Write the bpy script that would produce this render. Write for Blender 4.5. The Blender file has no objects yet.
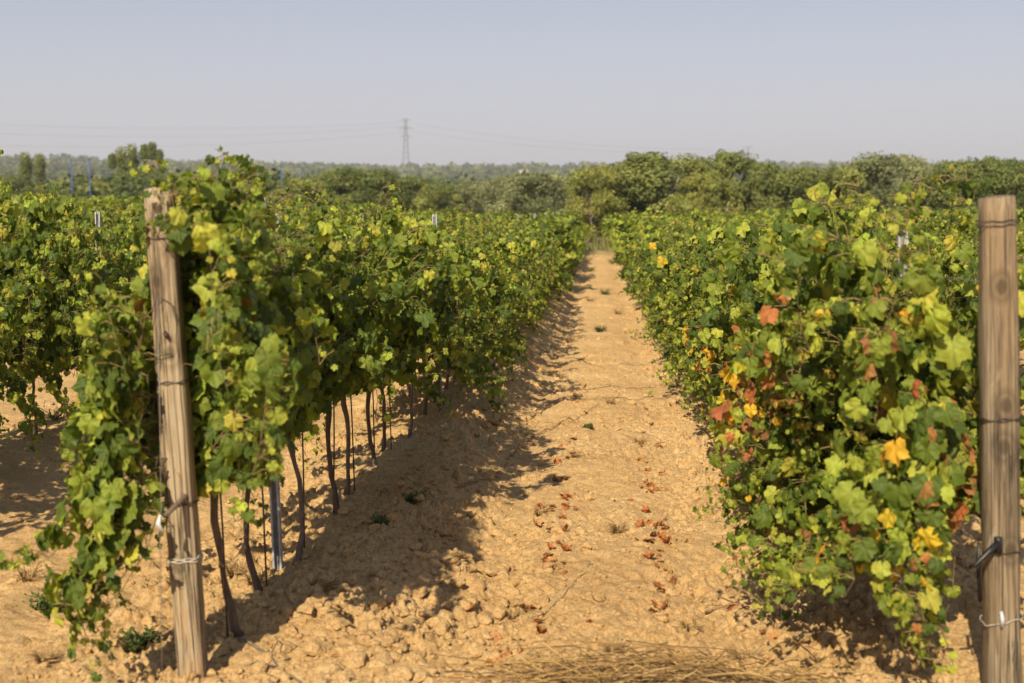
import bpy, math, random
import numpy as np
from mathutils import Vector, Matrix, Euler

R = math.radians
scn = bpy.context.scene
COL = scn.collection

# ---------------------------------------------------------------- camera, sky, sun, exposure
FPX = 1280.0
CAM = Vector((0.0, 0.0, 1.52))
PITCH, YAW = 7.26, 3.9
cd = bpy.data.cameras.new('camera'); cam = bpy.data.objects.new('camera', cd); COL.objects.link(cam)
cam.location = CAM; cam.rotation_euler = (R(90 - PITCH), 0, R(YAW))
cd.sensor_width = 36; cd.lens = 36 * FPX / 1024; cd.clip_end = 9000; cd.clip_start = 0.05
cd.dof.use_dof = True; cd.dof.focus_distance = 8.8; cd.dof.aperture_fstop = 2.6
scn.camera = cam
CROT = Euler(cam.rotation_euler).to_matrix()

SUN_EL, SUN_AZ = 39.5, 14.5      # light travels towards +x,+y: SUN_AZ degrees from +y towards +x
w = bpy.data.worlds.new('World'); scn.world = w; w.use_nodes = True
nt = w.node_tree; bg = nt.nodes['Background']
sky = nt.nodes.new('ShaderNodeTexSky'); sky.sky_type = 'NISHITA'; sky.sun_disc = False
sky.sun_elevation = R(SUN_EL); sky.sun_rotation = R(180 + SUN_AZ)
sky.air_density = 1.0; sky.dust_density = 2.2; sky.ozone_density = 1.6; sky.altitude = 300
tn = nt.nodes.new('ShaderNodeMix'); tn.data_type = 'RGBA'; tn.blend_type = 'MULTIPLY'; tn.inputs[0].default_value = 1
tn.inputs[7].default_value = (1.20, .98, .98, 1); nt.links.new(sky.outputs[0], tn.inputs[6])
tc = nt.nodes.new('ShaderNodeTexCoord'); sx = nt.nodes.new('ShaderNodeSeparateXYZ'); nt.links.new(tc.outputs['Generated'], sx.inputs[0])
rp = nt.nodes.new('ShaderNodeValToRGB'); nt.links.new(sx.outputs[2], rp.inputs[0]); e_ = rp.color_ramp.elements
e_[0].position = 0.0; e_[0].color = (.560, .585, .650, 1); e_[1].position = .16; e_[1].color = (.415, .435, .518, 1)
e3 = e_.new(.7); e3.color = (.24, .30, .45, 1)          # hazy late-summer air: pale lavender near the horizon
vm_ = nt.nodes.new('ShaderNodeVectorMath'); vm_.operation = 'SCALE'; vm_.inputs['Scale'].default_value = 7.2; nt.links.new(rp.outputs[0], vm_.inputs[0])
hm = nt.nodes.new('ShaderNodeMix'); hm.data_type = 'RGBA'; hm.inputs[0].default_value = .75
nt.links.new(tn.outputs[2], hm.inputs[6]); nt.links.new(vm_.outputs[0], hm.inputs[7])
nt.links.new(hm.outputs[2], bg.inputs[0]); bg.inputs[1].default_value = 0.11
sl = bpy.data.lights.new('sun', 'SUN'); sl.energy = 5.0; sl.angle = R(0.55); sl.color = (1.0, 0.86, 0.63)
so = bpy.data.objects.new('sun', sl); COL.objects.link(so)
ldir = Vector((math.sin(R(SUN_AZ)) * math.cos(R(SUN_EL)), math.cos(R(SUN_AZ)) * math.cos(R(SUN_EL)), -math.sin(R(SUN_EL))))
so.rotation_euler = ldir.to_track_quat('-Z', 'Y').to_euler()
scn.view_settings.view_transform = 'Standard'; scn.view_settings.look = 'None'
scn.view_settings.exposure = 0.42; scn.view_settings.gamma = 1.0
scn.render.engine = 'CYCLES'
scn.cycles.max_bounces = 6; scn.cycles.diffuse_bounces = 3; scn.cycles.transmission_bounces = 4; scn.cycles.volume_bounces = 0
scn.cycles.use_denoising = True

# ---------------------------------------------------------------- helpers
def tag(o, label=None, cat=None, group=None, kind=None):
    if label: o['label'] = label
    if cat: o['category'] = cat
    if group: o['group'] = group
    if kind: o['kind'] = kind
    return o

def empty(name, loc=(0, 0, 0), rz=0):
    o = bpy.data.objects.new(name, None); COL.objects.link(o)
    o.location = loc; o.rotation_euler = (0, 0, rz); o.empty_display_size = .1
    return o

def link_mesh(name, me, parent=None, loc=None):
    o = bpy.data.objects.new(name, me); COL.objects.link(o)
    if parent: o.parent = parent
    if loc is not None: o.location = loc
    return o

def ray(px, py):
    return (CROT @ Vector(((px - 512) / FPX, -(py - 341.5) / FPX, -1))).normalized()

def at(px, py, Y):
    """world point seen at a pixel whose world y is Y"""
    d = ray(px, py); return CAM + d * ((Y - CAM.y) / d.y)

def mesh_np(name, V, F, mat=None, smooth=True, col=None, uv=None):
    """V (n,3), F (m,k) equal-size polygons (k=3 or 4)"""
    V = np.asarray(V, np.float32); F = np.asarray(F, np.int32)
    me = bpy.data.meshes.new(name); k = F.shape[1]
    me.vertices.add(len(V)); me.vertices.foreach_set('co', V.ravel())
    me.loops.add(F.size); me.loops.foreach_set('vertex_index', F.ravel())
    me.polygons.add(len(F)); me.polygons.foreach_set('loop_start', np.arange(0, F.size, k, dtype=np.int32))
    me.polygons.foreach_set('use_smooth', np.full(len(F), smooth))
    me.update(calc_edges=True)
    if col is not None:
        a = me.color_attributes.new('Col', 'FLOAT_COLOR', 'POINT')
        c = np.ones((len(V), 4), np.float32); c[:, :3] = col
        a.data.foreach_set('color', c.ravel())
    if uv is not None:
        u = me.uv_layers.new(name='UVMap'); u.data.foreach_set('uv', np.asarray(uv, np.float32)[F.ravel()].ravel())
    if mat: me.materials.append(mat)
    return me

class MB:
    """collects tubes and polygons into one mesh (triangles/quads as python lists)"""
    def __init__(s): s.v = []; s.f = []; s.c = []
    def tube(s, pts, rad, sides=6, col=(1, 1, 1), cap=True, squash=None):
        pts = [Vector(p) for p in pts]; n = len(pts)
        if not hasattr(rad, '__len__'): rad = [rad] * n
        b0 = len(s.v); ref = Vector((0.31, 0.17, 0.93))
        for i, p in enumerate(pts):
            t = (pts[min(i + 1, n - 1)] - pts[max(i - 1, 0)])
            if t.length < 1e-9: t = Vector((0, 0, 1))
            t.normalize()
            a = t.cross(ref)
            if a.length < .1: a = t.cross(Vector((1, 0, 0)))
            a.normalize(); b = t.cross(a)
            for k in range(sides):
                an = 2 * math.pi * k / sides
                s.v.append(p + (a * math.cos(an) + b * math.sin(an)) * rad[i]); s.c.append(col)
        for i in range(n - 1):
            for k in range(sides):
                k2 = (k + 1) % sides
                s.f.append((b0 + i * sides + k, b0 + i * sides + k2, b0 + (i + 1) * sides + k2, b0 + (i + 1) * sides + k))
        if cap:
            s.f.append(tuple(b0 + k for k in range(sides))[::-1]); s.f.append(tuple(b0 + (n - 1) * sides + k for k in range(sides)))
    def box(s, c, sx, sy, sz, col=(1, 1, 1)):
        b0 = len(s.v)
        for dz in (-.5, .5):
            for dx, dy in ((-.5, -.5), (.5, -.5), (.5, .5), (-.5, .5)):
                s.v.append(Vector(c) + Vector((dx * sx, dy * sy, dz * sz))); s.c.append(col)
        for f in ((0, 3, 2, 1), (4, 5, 6, 7), (0, 1, 5, 4), (1, 2, 6, 5), (2, 3, 7, 6), (3, 0, 4, 7)):
            s.f.append(tuple(b0 + i for i in f))
    def poly(s, pts, col=(1, 1, 1)):
        b0 = len(s.v)
        for p in pts: s.v.append(Vector(p)); s.c.append(col)
        s.f.append(tuple(range(b0, b0 + len(pts))))
    def mesh(s, name, mat, smooth=True):
        me = bpy.data.meshes.new(name); me.from_pydata([tuple(v) for v in s.v], [], s.f); me.update()
        me.polygons.foreach_set('use_smooth', [smooth] * len(me.polygons))
        a = me.color_attributes.new('Col', 'FLOAT_COLOR', 'POINT')
        c = np.ones((len(s.v), 4), np.float32); c[:, :3] = np.array(s.c)
        a.data.foreach_set('color', c.ravel())
        me.materials.append(mat); return me
    def build(s, name, mat, parent=None, loc=None, smooth=True):
        return link_mesh(name, s.mesh(name, mat, smooth), parent, loc)

# ---------------------------------------------------------------- noise (numpy)
def _h(ix, iy, s):
    v = np.sin(ix * 127.1 + iy * 311.7 + s * 74.7) * 43758.5453
    return v - np.floor(v)
def vnoise(x, y, s=0):
    xi = np.floor(x); yi = np.floor(y); fx = x - xi; fy = y - yi
    fx = fx * fx * (3 - 2 * fx); fy = fy * fy * (3 - 2 * fy)
    a = _h(xi, yi, s); b = _h(xi + 1, yi, s); c = _h(xi, yi + 1, s); d = _h(xi + 1, yi + 1, s)
    return (a * (1 - fx) + b * fx) * (1 - fy) + (c * (1 - fx) + d * fx) * fy
def fbm(x, y, s=0, o=4):
    r = 0; a = .5; 
    for i in range(o): r = r + a * vnoise(x, y, s + i * 7.3); x = x * 2.03; y = y * 2.03; a *= .5
    return r
def clods(x, y, cell, s, dens):
    X = x / cell; Y = y / cell
    X = X + (vnoise(x / cell * 2.2, y / cell * 2.2, s + 3) - .5) * .45; Y = Y + (vnoise(x / cell * 2.2, y / cell * 2.2, s + 5) - .5) * .45
    xi = np.floor(X); yi = np.floor(Y); out = np.zeros_like(X)
    for dx in (-1, 0, 1):
        for dy in (-1, 0, 1):
            cx = xi + dx; cy = yi + dy
            px = cx + _h(cx, cy, s); py = cy + _h(cx, cy, s + 11)
            r = .22 + .38 * _h(cx, cy, s + 17); on = _h(cx, cy, s + 23) < dens
            d2 = ((X - px) ** 2 + (Y - py) ** 2) / (r * r)
            hgt = np.sqrt(np.clip(1 - d2, 0, 1)) * r * cell
            out = np.maximum(out, np.where(on, np.minimum(hgt, r * cell * .78), 0))
    return out
def sstep(a, b, x):
    t = np.clip((x - a) / (b - a), 0, 1); return t * t * (3 - 2 * t)

ROW = 3.0; ROW_END = 61.0
def gbase(x, y):
    """broad shape of the land"""
    x = np.asarray(x, float); y = np.asarray(y, float)
    yy = np.clip(y, -60, 62)
    sp = np.where((yy - 10) / 4 > 20, (yy - 10) / 4, np.log1p(np.exp(np.clip((yy - 10) / 4, -30, 20))))
    z = -.0566 * yy + .033 * 4 * sp - .12
    z = z + np.interp(y, [62, 90, 140, 250, 420, 700, 1100, 1700, 2100, 2600, 6000], [0, -1.1, -2.2, -4.6, -8, -5.5, -1, 9.5, 13, 3, 0])
    z = z + .028 * np.clip(-x - 3, 0, 25) * sstep(5, 30, y) * (1 - sstep(90, 160, y))
    far = sstep(300, 900, y)
    z = z + far * ((fbm(x / 420, y / 420, 3, 3) - .44) * 16 + sstep(-60, -900, x) * 11)
    return z
def hfull(x, y):
    x = np.asarray(x, float); y = np.asarray(y, float)
    z = gbase(x, y)
    near = 1 - sstep(55, 75, y)
    u = (x / ROW - .5); u = np.abs(u - np.round(u)) * ROW          # distance from the nearest row line
    xin = near * (1 - sstep(30, 40, np.abs(x)))
    mound = sstep(4.9, 6.2, y) * np.exp(-(u / .42) ** 2) * .07 * (.55 + .9 * vnoise(x * .8 + 3, y * .9, 5))
    rut = -np.exp(-((u - .95) / .20) ** 2) * .045
    z = z + (mound + rut) * xin
    z = z + (fbm(x * 1.3, y * 1.3, 2, 4) - .47) * .10 * xin
    z = z + (fbm(x * 6, y * 6, 9, 3) - .44) * .045 * xin
    m = np.exp(-((u - .45) / .55) ** 2)                              # rough clods beside the rows, trodden middle
    m = np.clip(m * .95 + .30 * (fbm(x * .9, y * .9, 31, 3) - .3), .05, 1)
    m = np.clip(m + .30 * sstep(7.5, 5.0, y) * sstep(.6, -.6, x), 0, 1)
    nd = near * (1 - sstep(5, 12, np.abs(x))) * (.65 + .7 * sstep(.36, .56, fbm(x * 1.7, y * 1.1, 83, 3)))
    z = z + xin * sstep(5.4, 6.6, y) * np.exp(-((x + 1.08) / .30) ** 2) * .12 * (.5 + vnoise(x * 1.5, y * 1.3, 15))
    c1 = clods(x, y, .13, 41, .55 * m * m); c2 = clods(x, y, .06, 43, .15 + .5 * m); c3 = clods(x, y, .028, 47, .3 + .3 * m)
    rough = (vnoise(x * 55, y * 55, 61) - .5) * .9 + (vnoise(x * 120, y * 120, 63) - .5) * .6
    z = z + nd * (c1 * m * (.46 + .3 * sstep(6.5, 9, y)) * (.3 + .7 * sstep(4.4, 5.2, y)) * (1 + rough * .5) + c2 * (.18 + .55 * m) * (1 + rough * .6) + c3 * .7 * sstep(26, 14, y) * (1 + rough * .6))
    z = z + nd * sstep(20, 10, y) * (rough * .012 + (vnoise(x * 24, y * 24, 65) - .5) * .026 + (vnoise(x * 11, y * 11, 66) - .5) * .03 * m) - .035 * nd
    return z
def H(x, y): return float(hfull(np.array([x]), np.array([y]))[0])

def ground_at(px, py, lo=2.5, hi=75):
    for _ in range(40):
        m = (lo + hi) / 2; p = at(px, py, m)
        if p.z > float(gbase(p.x, p.y)): lo = m
        else: hi = m
    p = at(px, py, lo); return Vector((p.x, p.y, H(p.x, p.y)))

# ---------------------------------------------------------------- materials
class NG:
    def __init__(s, name):
        s.m = bpy.data.materials.new(name); s.m.use_nodes = True; s.t = s.m.node_tree
        s.t.nodes.clear(); s.out = s.n('OutputMaterial')
    def n(s, typ, **kw):
        nd = s.t.nodes.new('ShaderNode' + typ)
        for k, v in kw.items():
            if k.startswith('i_'): nd.inputs[k[2:].replace('_', ' ')].default_value = v
            else: setattr(nd, k, v)
        return nd
    def l(s, a, b): s.t.links.new(a, b)
    def math(s, op, a, b=None, clamp=False):
        nd = s.n('Math', operation=op, use_clamp=clamp)
        for i, v in enumerate((a, b)):
            if v is None: continue
            if isinstance(v, (int, float)): nd.inputs[i].default_value = v
            else: s.l(v, nd.inputs[i])
        return nd.outputs[0]
    def noise(s, vec, scale, detail=4, rough=.55, dist=0):
        nd = s.n('TexNoise'); nd.inputs['Scale'].default_value = scale; nd.inputs['Detail'].default_value = detail
        nd.inputs['Roughness'].default_value = rough; nd.inputs['Distortion'].default_value = dist
        if vec is not None: s.l(vec, nd.inputs['Vector'])
        return nd.outputs[0]
    def ramp(s, fac, stops, interp='LINEAR'):
        nd = s.n('ValToRGB'); nd.color_ramp.interpolation = interp; e = nd.color_ramp.elements
        while len(e) < len(stops): e.new(.5)
        for i, (p, c) in enumerate(stops): e[i].position = p; e[i].color = (*c, 1) if len(c) == 3 else c
        s.l(fac, nd.inputs[0]); return nd.outputs[0]
    def mix(s, fac, a, b, blend='MIX'):
        nd = s.n('Mix', data_type='RGBA', blend_type=blend)
        for i, v in ((0, fac), (6, a), (7, b)):
            if isinstance(v, (int, float)): nd.inputs[i].default_value = v
            elif isinstance(v, tuple): nd.inputs[i].default_value = (*v, 1)
            else: s.l(v, nd.inputs[i])
        return nd.outputs[2]
    def mapping(s, vec, scale):
        nd = s.n('Mapping'); nd.inputs['Scale'].default_value = scale; s.l(vec, nd.inputs['Vector']); return nd.outputs[0]
    def bump(s, h, strength, dist, normal=None):
        nd = s.n('Bump'); nd.inputs['Strength'].default_value = strength; nd.inputs['Distance'].default_value = dist
        s.l(h, nd.inputs['Height'])
        if normal is not None: s.l(normal, nd.inputs['Normal'])
        return nd.outputs[0]
    def principled(s, col, rough=.8, spec=.3, normal=None, metal=0):
        p = s.n('BsdfPrincipled')
        if isinstance(col, tuple): p.inputs['Base Color'].default_value = (*col, 1)
        else: s.l(col, p.inputs['Base Color'])
        if isinstance(rough, (int, float)): p.inputs['Roughness'].default_value = rough
        else: s.l(rough, p.inputs['Roughness'])
        p.inputs['Specular IOR Level'].default_value = spec; p.inputs['Metallic'].default_value = metal
        if normal is not None: s.l(normal, p.inputs['Normal'])
        s.l(p.outputs[0], s.out.inputs[0]); return p

def mat_soil(name, tuned=1.0, ground=False):
    g = NG(name); co = g.n('TexCoord').outputs['Object'] if ground else g.n('NewGeometry').outputs['Position']
    n1 = g.noise(co, .9, 5, .6); n2 = g.noise(co, 14, 6, .65); n3 = g.noise(co, 90, 5, .7)
    c = g.ramp(n1, [(.30, (.49, .305, .125)), (.52, (.59, .385, .165)), (.72, (.67, .475, .235))])
    c = g.mix(g.ramp(n2, [(.35, (0, 0, 0)), (.7, (.55, .55, .55))]), c, (.67, .49, .26))
    c = g.mix(g.ramp(n2, [(.27, (.6, .6, .6)), (.42, (0, 0, 0))]), c, (.30, .155, .058))
    c = g.mix(g.ramp(n3, [(.38, (.85, .85, .85)), (.52, (0, 0, 0))]), c, (.34, .19, .075))
    h = g.math('ADD', g.math('MULTIPLY', n2, .7), g.math('MULTIPLY', n3, .3))
    n4 = g.noise(co, 260, 3, .7); nb = g.bump(n4, .8, .006, g.bump(h, 1.0, .022))
    if ground:
        sep = g.n('SeparateXYZ'); g.l(co, sep.inputs[0]); Y = sep.outputs[1]
        # grass margin past the rows, scrub beyond, forested hills far away
        f1 = g.math('ADD', g.math('MULTIPLY', g.noise(co, .35, 4), 10), Y)
        m1 = g.ramp(g.math('MULTIPLY', g.math('SUBTRACT', f1, 60), .12, True), [(0, (0, 0, 0)), (1, (1, 1, 1))])
        grass = g.ramp(g.noise(co, 2.2, 6, .7), [(.3, (.10, .10, .03)), (.55, (.22, .19, .07)), (.75, (.36, .29, .13))])
        c = g.mix(m1, c, grass)
        m2 = g.math('MULTIPLY', g.math('SUBTRACT', Y, 110), .01, True)
        wood = g.ramp(g.noise(co, .03, 8, .75), [(.3, (.045, .065, .02)), (.5, (.07, .095, .028)), (.68, (.12, .135, .045)), (.8, (.20, .19, .08))])
        c = g.mix(m2, c, wood)
    g.principled(c, .92, .12, nb); return g.m
M_GROUND = mat_soil('soil', ground=True)
M_CLOD = mat_soil('soil_clod')

def mat_leaf(name, veins=True, trans=.30, tcol=(1.4, 1.55, .45), spec=.2, rough=.5):
    g = NG(name); at_ = g.n('Attribute', attribute_name='Col'); col = at_.outputs['Color']
    geo = g.n('NewGeometry'); nz = g.noise(geo.outputs['Position'], 38, 3, .6)
    c = g.mix(g.ramp(nz, [(.35, (.3, .3, .3)), (.6, (0, 0, 0))]), col, (.05, .08, .012))
    normal = None
    if veins:
        uv = g.n('UVMap').outputs[0]; sep = g.n('SeparateXYZ'); g.l(uv, sep.inputs[0])
        ang = g.math('ARCTAN2', sep.outputs[0], sep.outputs[1])
        fr = g.math('FRACT', g.math('ADD', g.math('MULTIPLY', ang, 1 / R(46)), .5))
        d = g.math('ABSOLUTE', g.math('SUBTRACT', fr, .5))
        ln = g.n('VectorMath', operation='LENGTH'); g.l(uv, ln.inputs[0])
        dist = g.math('MULTIPLY', d, ln.outputs['Value'])
        v = g.ramp(dist, [(.0, (1, 1, 1)), (.030, (0, 0, 0))])
        c = g.mix(g.math('MULTIPLY', v, .45), c, g.mix(.45, c, (.34, .38, .12)))
        hb = g.ramp(dist, [(0, (0, 0, 0)), (.12, (1, 1, 1))])
        normal = g.bump(g.math('ADD', hb, g.math('MULTIPLY', nz, .8)), .45, .006)
    p = g.principled(c, rough, spec, normal)
    tr = g.n('BsdfTranslucent'); g.l(g.mix(1.0, c, tcol, 'MULTIPLY'), tr.inputs[0])
    ad = g.n('MixShader'); ad.inputs[0].default_value = trans
    g.l(p.outputs[0], ad.inputs[1]); g.l(tr.outputs[0], ad.inputs[2]); g.l(ad.outputs[0], g.out.inputs[0])
    return g.m
M_LEAF = mat_leaf('vine_leaf')
M_LEAF_FAR = mat_leaf('vine_leaf_far', veins=False)
M_TREE = mat_leaf('tree_leaf', veins=False, trans=.22, spec=.15, rough=.7)
M_DRYLEAF = mat_leaf('dry_leaf', True, .15, (1.1, .9, .7), .1, .8)

def mat_attr(name, rough=.85, spec=.2, nscale=60, bump=.4, bd=.004, stretch=None, metal=0):
    g = NG(name); c = g.n('Attribute', attribute_name='Col').outputs['Color']
    co = g.n('TexCoord').outputs['Object']
    if stretch: co = g.mapping(co, stretch)
    nz = g.noise(co, nscale, 4, .65)
    c = g.mix(1.0, c, g.ramp(nz, [(.3, (.55, .55, .55)), (.7, (1.25, 1.22, 1.2))]), 'MULTIPLY')
    g.principled(c, rough, spec, g.bump(nz, bump, bd), metal); return g.m
M_BARK = mat_attr('vine_bark', nscale=50, bump=1, bd=.01, stretch=(1, 1, .25))
M_CANE = mat_attr('vine_cane', .6, .3)
M_TBARK = mat_attr('tree_bark', nscale=4, bump=.6, bd=.05)
M_DRY = mat_attr('dry_stems', .85, .15)
M_GALV = mat_attr('galvanised_steel', .55, .5, nscale=25, bump=.1, metal=.35)
M_WIRE = mat_attr('wire', .5, .5, nscale=80, metal=.5)
M_PLASTIC = mat_attr('plastic', .45, .5, nscale=30, bump=.05)
M_WEED = mat_leaf('weed_leaf', False, .2)
M_BLUE = mat_attr('blue_paint', .6, .3, nscale=3, bump=.02)
M_PLASTER = mat_attr('pale_plaster', .9, .1, nscale=1, bump=.05)

def mat_wood(name, base, dark, warm, knots, seed):
    g = NG(name); co = g.n('TexCoord').outputs['Object']
    off = g.n('Mapping'); off.inputs['Location'].default_value = (seed, seed * 1.7, 0); g.l(co, off.inputs['Vector']); co2 = off.outputs[0]
    # grain lines that bend round the knots
    fib = g.noise(g.mapping(co2, (95, 95, 2.6)), 1, 5, .6, .4)
    mid = g.noise(g.mapping(co2, (20, 20, 1.1)), 1, 5, .6, 1.1)
    big = g.noise(g.mapping(co2, (7, 7, 1.6)), 1, 3, .5)
    c = g.mix(g.ramp(mid, [(.35, (1, 1, 1)), (.62, (0, 0, 0))]), base, dark)
    c = g.mix(g.ramp(big, [(.48, (0, 0, 0)), (.68, (.75, .75, .75))]), c, warm)
    c = g.mix(g.ramp(fib, [(.32, (.75, .75, .75)), (.52, (0, 0, 0))]), c, tuple(v * .38 for v in dark))
    blot = g.noise(g.mapping(co2, (11, 11, 3.2)), 1, 4, .6, .8)
    c = g.mix(g.ramp(blot, [(.60, (0, 0, 0)), (.70, (.7, .7, .7))]), c, tuple(v * .42 for v in dark))
    c = g.mix(g.ramp(blot, [(.28, (.6, .6, .6)), (.42, (0, 0, 0))]), c, (.42, .38, .30))
    crack = g.noise(g.mapping(co2, (34, 34, .55)), 1, 3, .5, .5)
    cr = g.ramp(crack, [(.475, (0, 0, 0)), (.492, (1, 1, 1)), (.508, (1, 1, 1)), (.522, (0, 0, 0))])
    cr = g.math('MULTIPLY', cr, g.ramp(big, [(.50, (1, 1, 1)), (.64, (0, 0, 0))]))
    c = g.mix(g.math('MULTIPLY', cr, .55), c, tuple(v * .25 for v in dark))
    h = g.math('SUBTRACT', g.math('ADD', g.math('MULTIPLY', fib, .5), g.math('MULTIPLY', mid, .5)), g.math('MULTIPLY', cr, .8))
    for (kx, kz, kr) in knots:
        vm = g.n('VectorMath', operation='SUBTRACT'); g.l(co, vm.inputs[0]); vm.inputs[1].default_value = (kx, -.07, kz)
        ms = g.mapping(vm.outputs[0], (1, .35, .75)); ln = g.n('VectorMath', operation='LENGTH'); g.l(ms, ln.inputs[0])
        d = g.math('ADD', ln.outputs['Value'], g.math('MULTIPLY', g.math('SUBTRACT', mid, .5), .02))
        k1 = g.ramp(d, [(kr * .35 + .010, (1, 1, 1)), (kr * .6 + .020, (.25, .25, .25)), (kr * .8 + .026, (.6, .6, .6)), (kr * 1.0 + .045, (0, 0, 0))])
        c = g.mix(g.math('MULTIPLY', k1, .75), c, tuple(v * .35 for v in dark))
    g.principled(c, .85, .15, g.bump(h, 1.0, .012)); return g.m

# ---------------------------------------------------------------- the ground sheet
def growing(a, step0, ratio, end):
    out = [a]; s = step0
    while abs(out[-1] - a) < abs(end - a): out.append(out[-1] + math.copysign(s, end - a)); s *= ratio
    return out
ys = []; y = 3.2
while y < 70: ys.append(y); y += max(.010, .0025 * y)
ys = list(reversed(growing(3.2, .05, 1.12, -60)))[:-1] + ys + growing(ys[-1], .3, 1.045, 6000)[1:]
xs_c = list(np.arange(-2.2, 2.0001, .0098))
xs = list(reversed(growing(-2.2, .014, 1.028, -3600)))[:-1] + xs_c + growing(2.0, .014, 1.036, 3600)[1:]
xs = np.array(xs); ys = np.array(ys)
GX, GY = np.meshgrid(xs, ys)
GZ = hfull(GX, GY)
V = np.stack([GX, GY, GZ], -1).reshape(-1, 3)
nx = len(xs); ny = len(ys)
ii = (np.arange(ny - 1)[:, None] * nx + np.arange(nx - 1)[None, :]).ravel()
F = np.stack([ii, ii + 1, ii + nx + 1, ii + nx], -1)
tag(link_mesh('ground', mesh_np('ground', V, F, M_GROUND)), kind='structure')
print('ground verts', len(V))

# ---------------------------------------------------------------- leaf templates
_half = [(0, .58), (9, .51), (17, .52), (25, .45), (33, .43), (42, .49), (52, .50), (61, .56), (70, .49), (79, .50), (88, .45), (98, .49), (110, .53), (121, .48), (133, .50), (146, .44), (158, .45), (170, .32)]
def leaf_template(rnd, lod):
    if lod == 'hi': half = _half
    elif lod == 'mid': half = [_half[i] for i in (0, 4, 7, 10, 12, 15)]
    else: half = [_half[i] for i in (0, 7, 14)]
    pts = [(a, r * rnd.uniform(.93, 1.07)) for a, r in half] + [(180, .12)] + [(-a, r * rnd.uniform(.93, 1.07)) for a, r in reversed(half[1:])]
    fold = rnd.uniform(-.1, .65); droop = rnd.uniform(.0, .9); tw = rnd.uniform(-.5, .5); ph = rnd.uniform(0, 6.28)
    def zz(x, y, a, r):
        return fold * abs(x) - droop * (max(0, y - .35)) ** 2 * 1.3 - .35 * x * x * 1.2 + tw * x * y + .07 * math.sin(a * 5 + ph) * r / .5
    V = [(0, .42, zz(0, .42, 0, 0))]
    rings = (.55, 1.0) if lod == 'hi' else (1.0,)
    n = len(pts)
    for q in rings:
        for a, r in pts:
            an = R(a); x = math.sin(an) * r * q * 1.03; yv = .42 + math.cos(an) * r * q
            V.append((x, yv, zz(x, yv, an, r * q)))
    F = []
    for i in range(n): F.append((0, 1 + (i + 1) % n, 1 + i))
    if len(rings) == 2:
        for i in range(n):
            a, b = 1 + i, 1 + (i + 1) % n
            F.append((a, b, b + n)); F.append((a, b + n, a + n))
    V = np.array(V, np.float32); return V, np.array(F, np.int32), V[:, :2].copy()
_rt = random.Random(5)
TEMPL = {k: [leaf_template(_rt, k) for _ in range(14)] for k in ('hi', 'mid', 'low')}

GREENS = [(.066, .102, .017), (.104, .150, .021), (.148, .196, .027), (.200, .248, .034), (.270, .315, .045), (.072, .112, .022)]
def leaf_color(rnd, autumn, young=0):
    t = rnd.random()
    if t < autumn * .50: c = (.60 * rnd.uniform(.75, 1.1), .43 * rnd.uniform(.75, 1.05), .035)       # yellow
    elif t < autumn * .78: c = (.42 * rnd.uniform(.7, 1.1), .17 * rnd.uniform(.7, 1.1), .055)          # rusty
    elif t < autumn * 1.0: c = (.26, .12, .05)
    elif t < autumn + .07 + young: c = (.36 * rnd.uniform(.85, 1.15), .385 * rnd.uniform(.9, 1.1), .055)  # light yellow-green
    else: c = rnd.choice(GREENS)
    k = rnd.uniform(.85, 1.3); return (min(.8, c[0] * k * 1.03), min(.8, c[1] * k), c[2] * k)

def foliage_mesh(name, leaves, lod, mat, seed=0):
    """leaves: (pos, tipdir, normal, size, colour)"""
    rng = random.Random(seed); T = TEMPL[lod]; buckets = [[] for _ in T]
    for L in leaves: buckets[rng.randrange(len(T))].append(L)
    AV, AF, AC, AU = [], [], [], []; base = 0
    for (tv, tf, tu), B in zip(T, buckets):
        if not B: continue
        P = np.array([b[0] for b in B], np.float32); Y = np.array([b[1] for b in B], np.float32); N = np.array([b[2] for b in B], np.float32)
        S = np.array([b[3] for b in B], np.float32); C = np.array([b[4] for b in B], np.float32)
        N /= np.linalg.norm(N, axis=1, keepdims=True) + 1e-9
        Y = Y - N * (Y * N).sum(1, keepdims=True); Y /= np.linalg.norm(Y, axis=1, keepdims=True) + 1e-9
        X = np.cross(Y, N); M = np.stack([X, Y, N], 1) * S[:, None, None]
        VV = np.einsum('vk,nkj->nvj', tv, M) + P[:, None, :]
        nv = len(tv); AV.append(VV.reshape(-1, 3))
        AF.append((tf[None] + (base + np.arange(len(B)) * nv)[:, None, None]).reshape(-1, 3)); base += len(B) * nv
        AC.append(np.repeat(C, nv, 0)); AU.append(np.tile(tu, (len(B), 1)))
    return mesh_np(name, np.concatenate(AV), np.concatenate(AF), mat, True, np.concatenate(AC), np.concatenate(AU))

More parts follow.
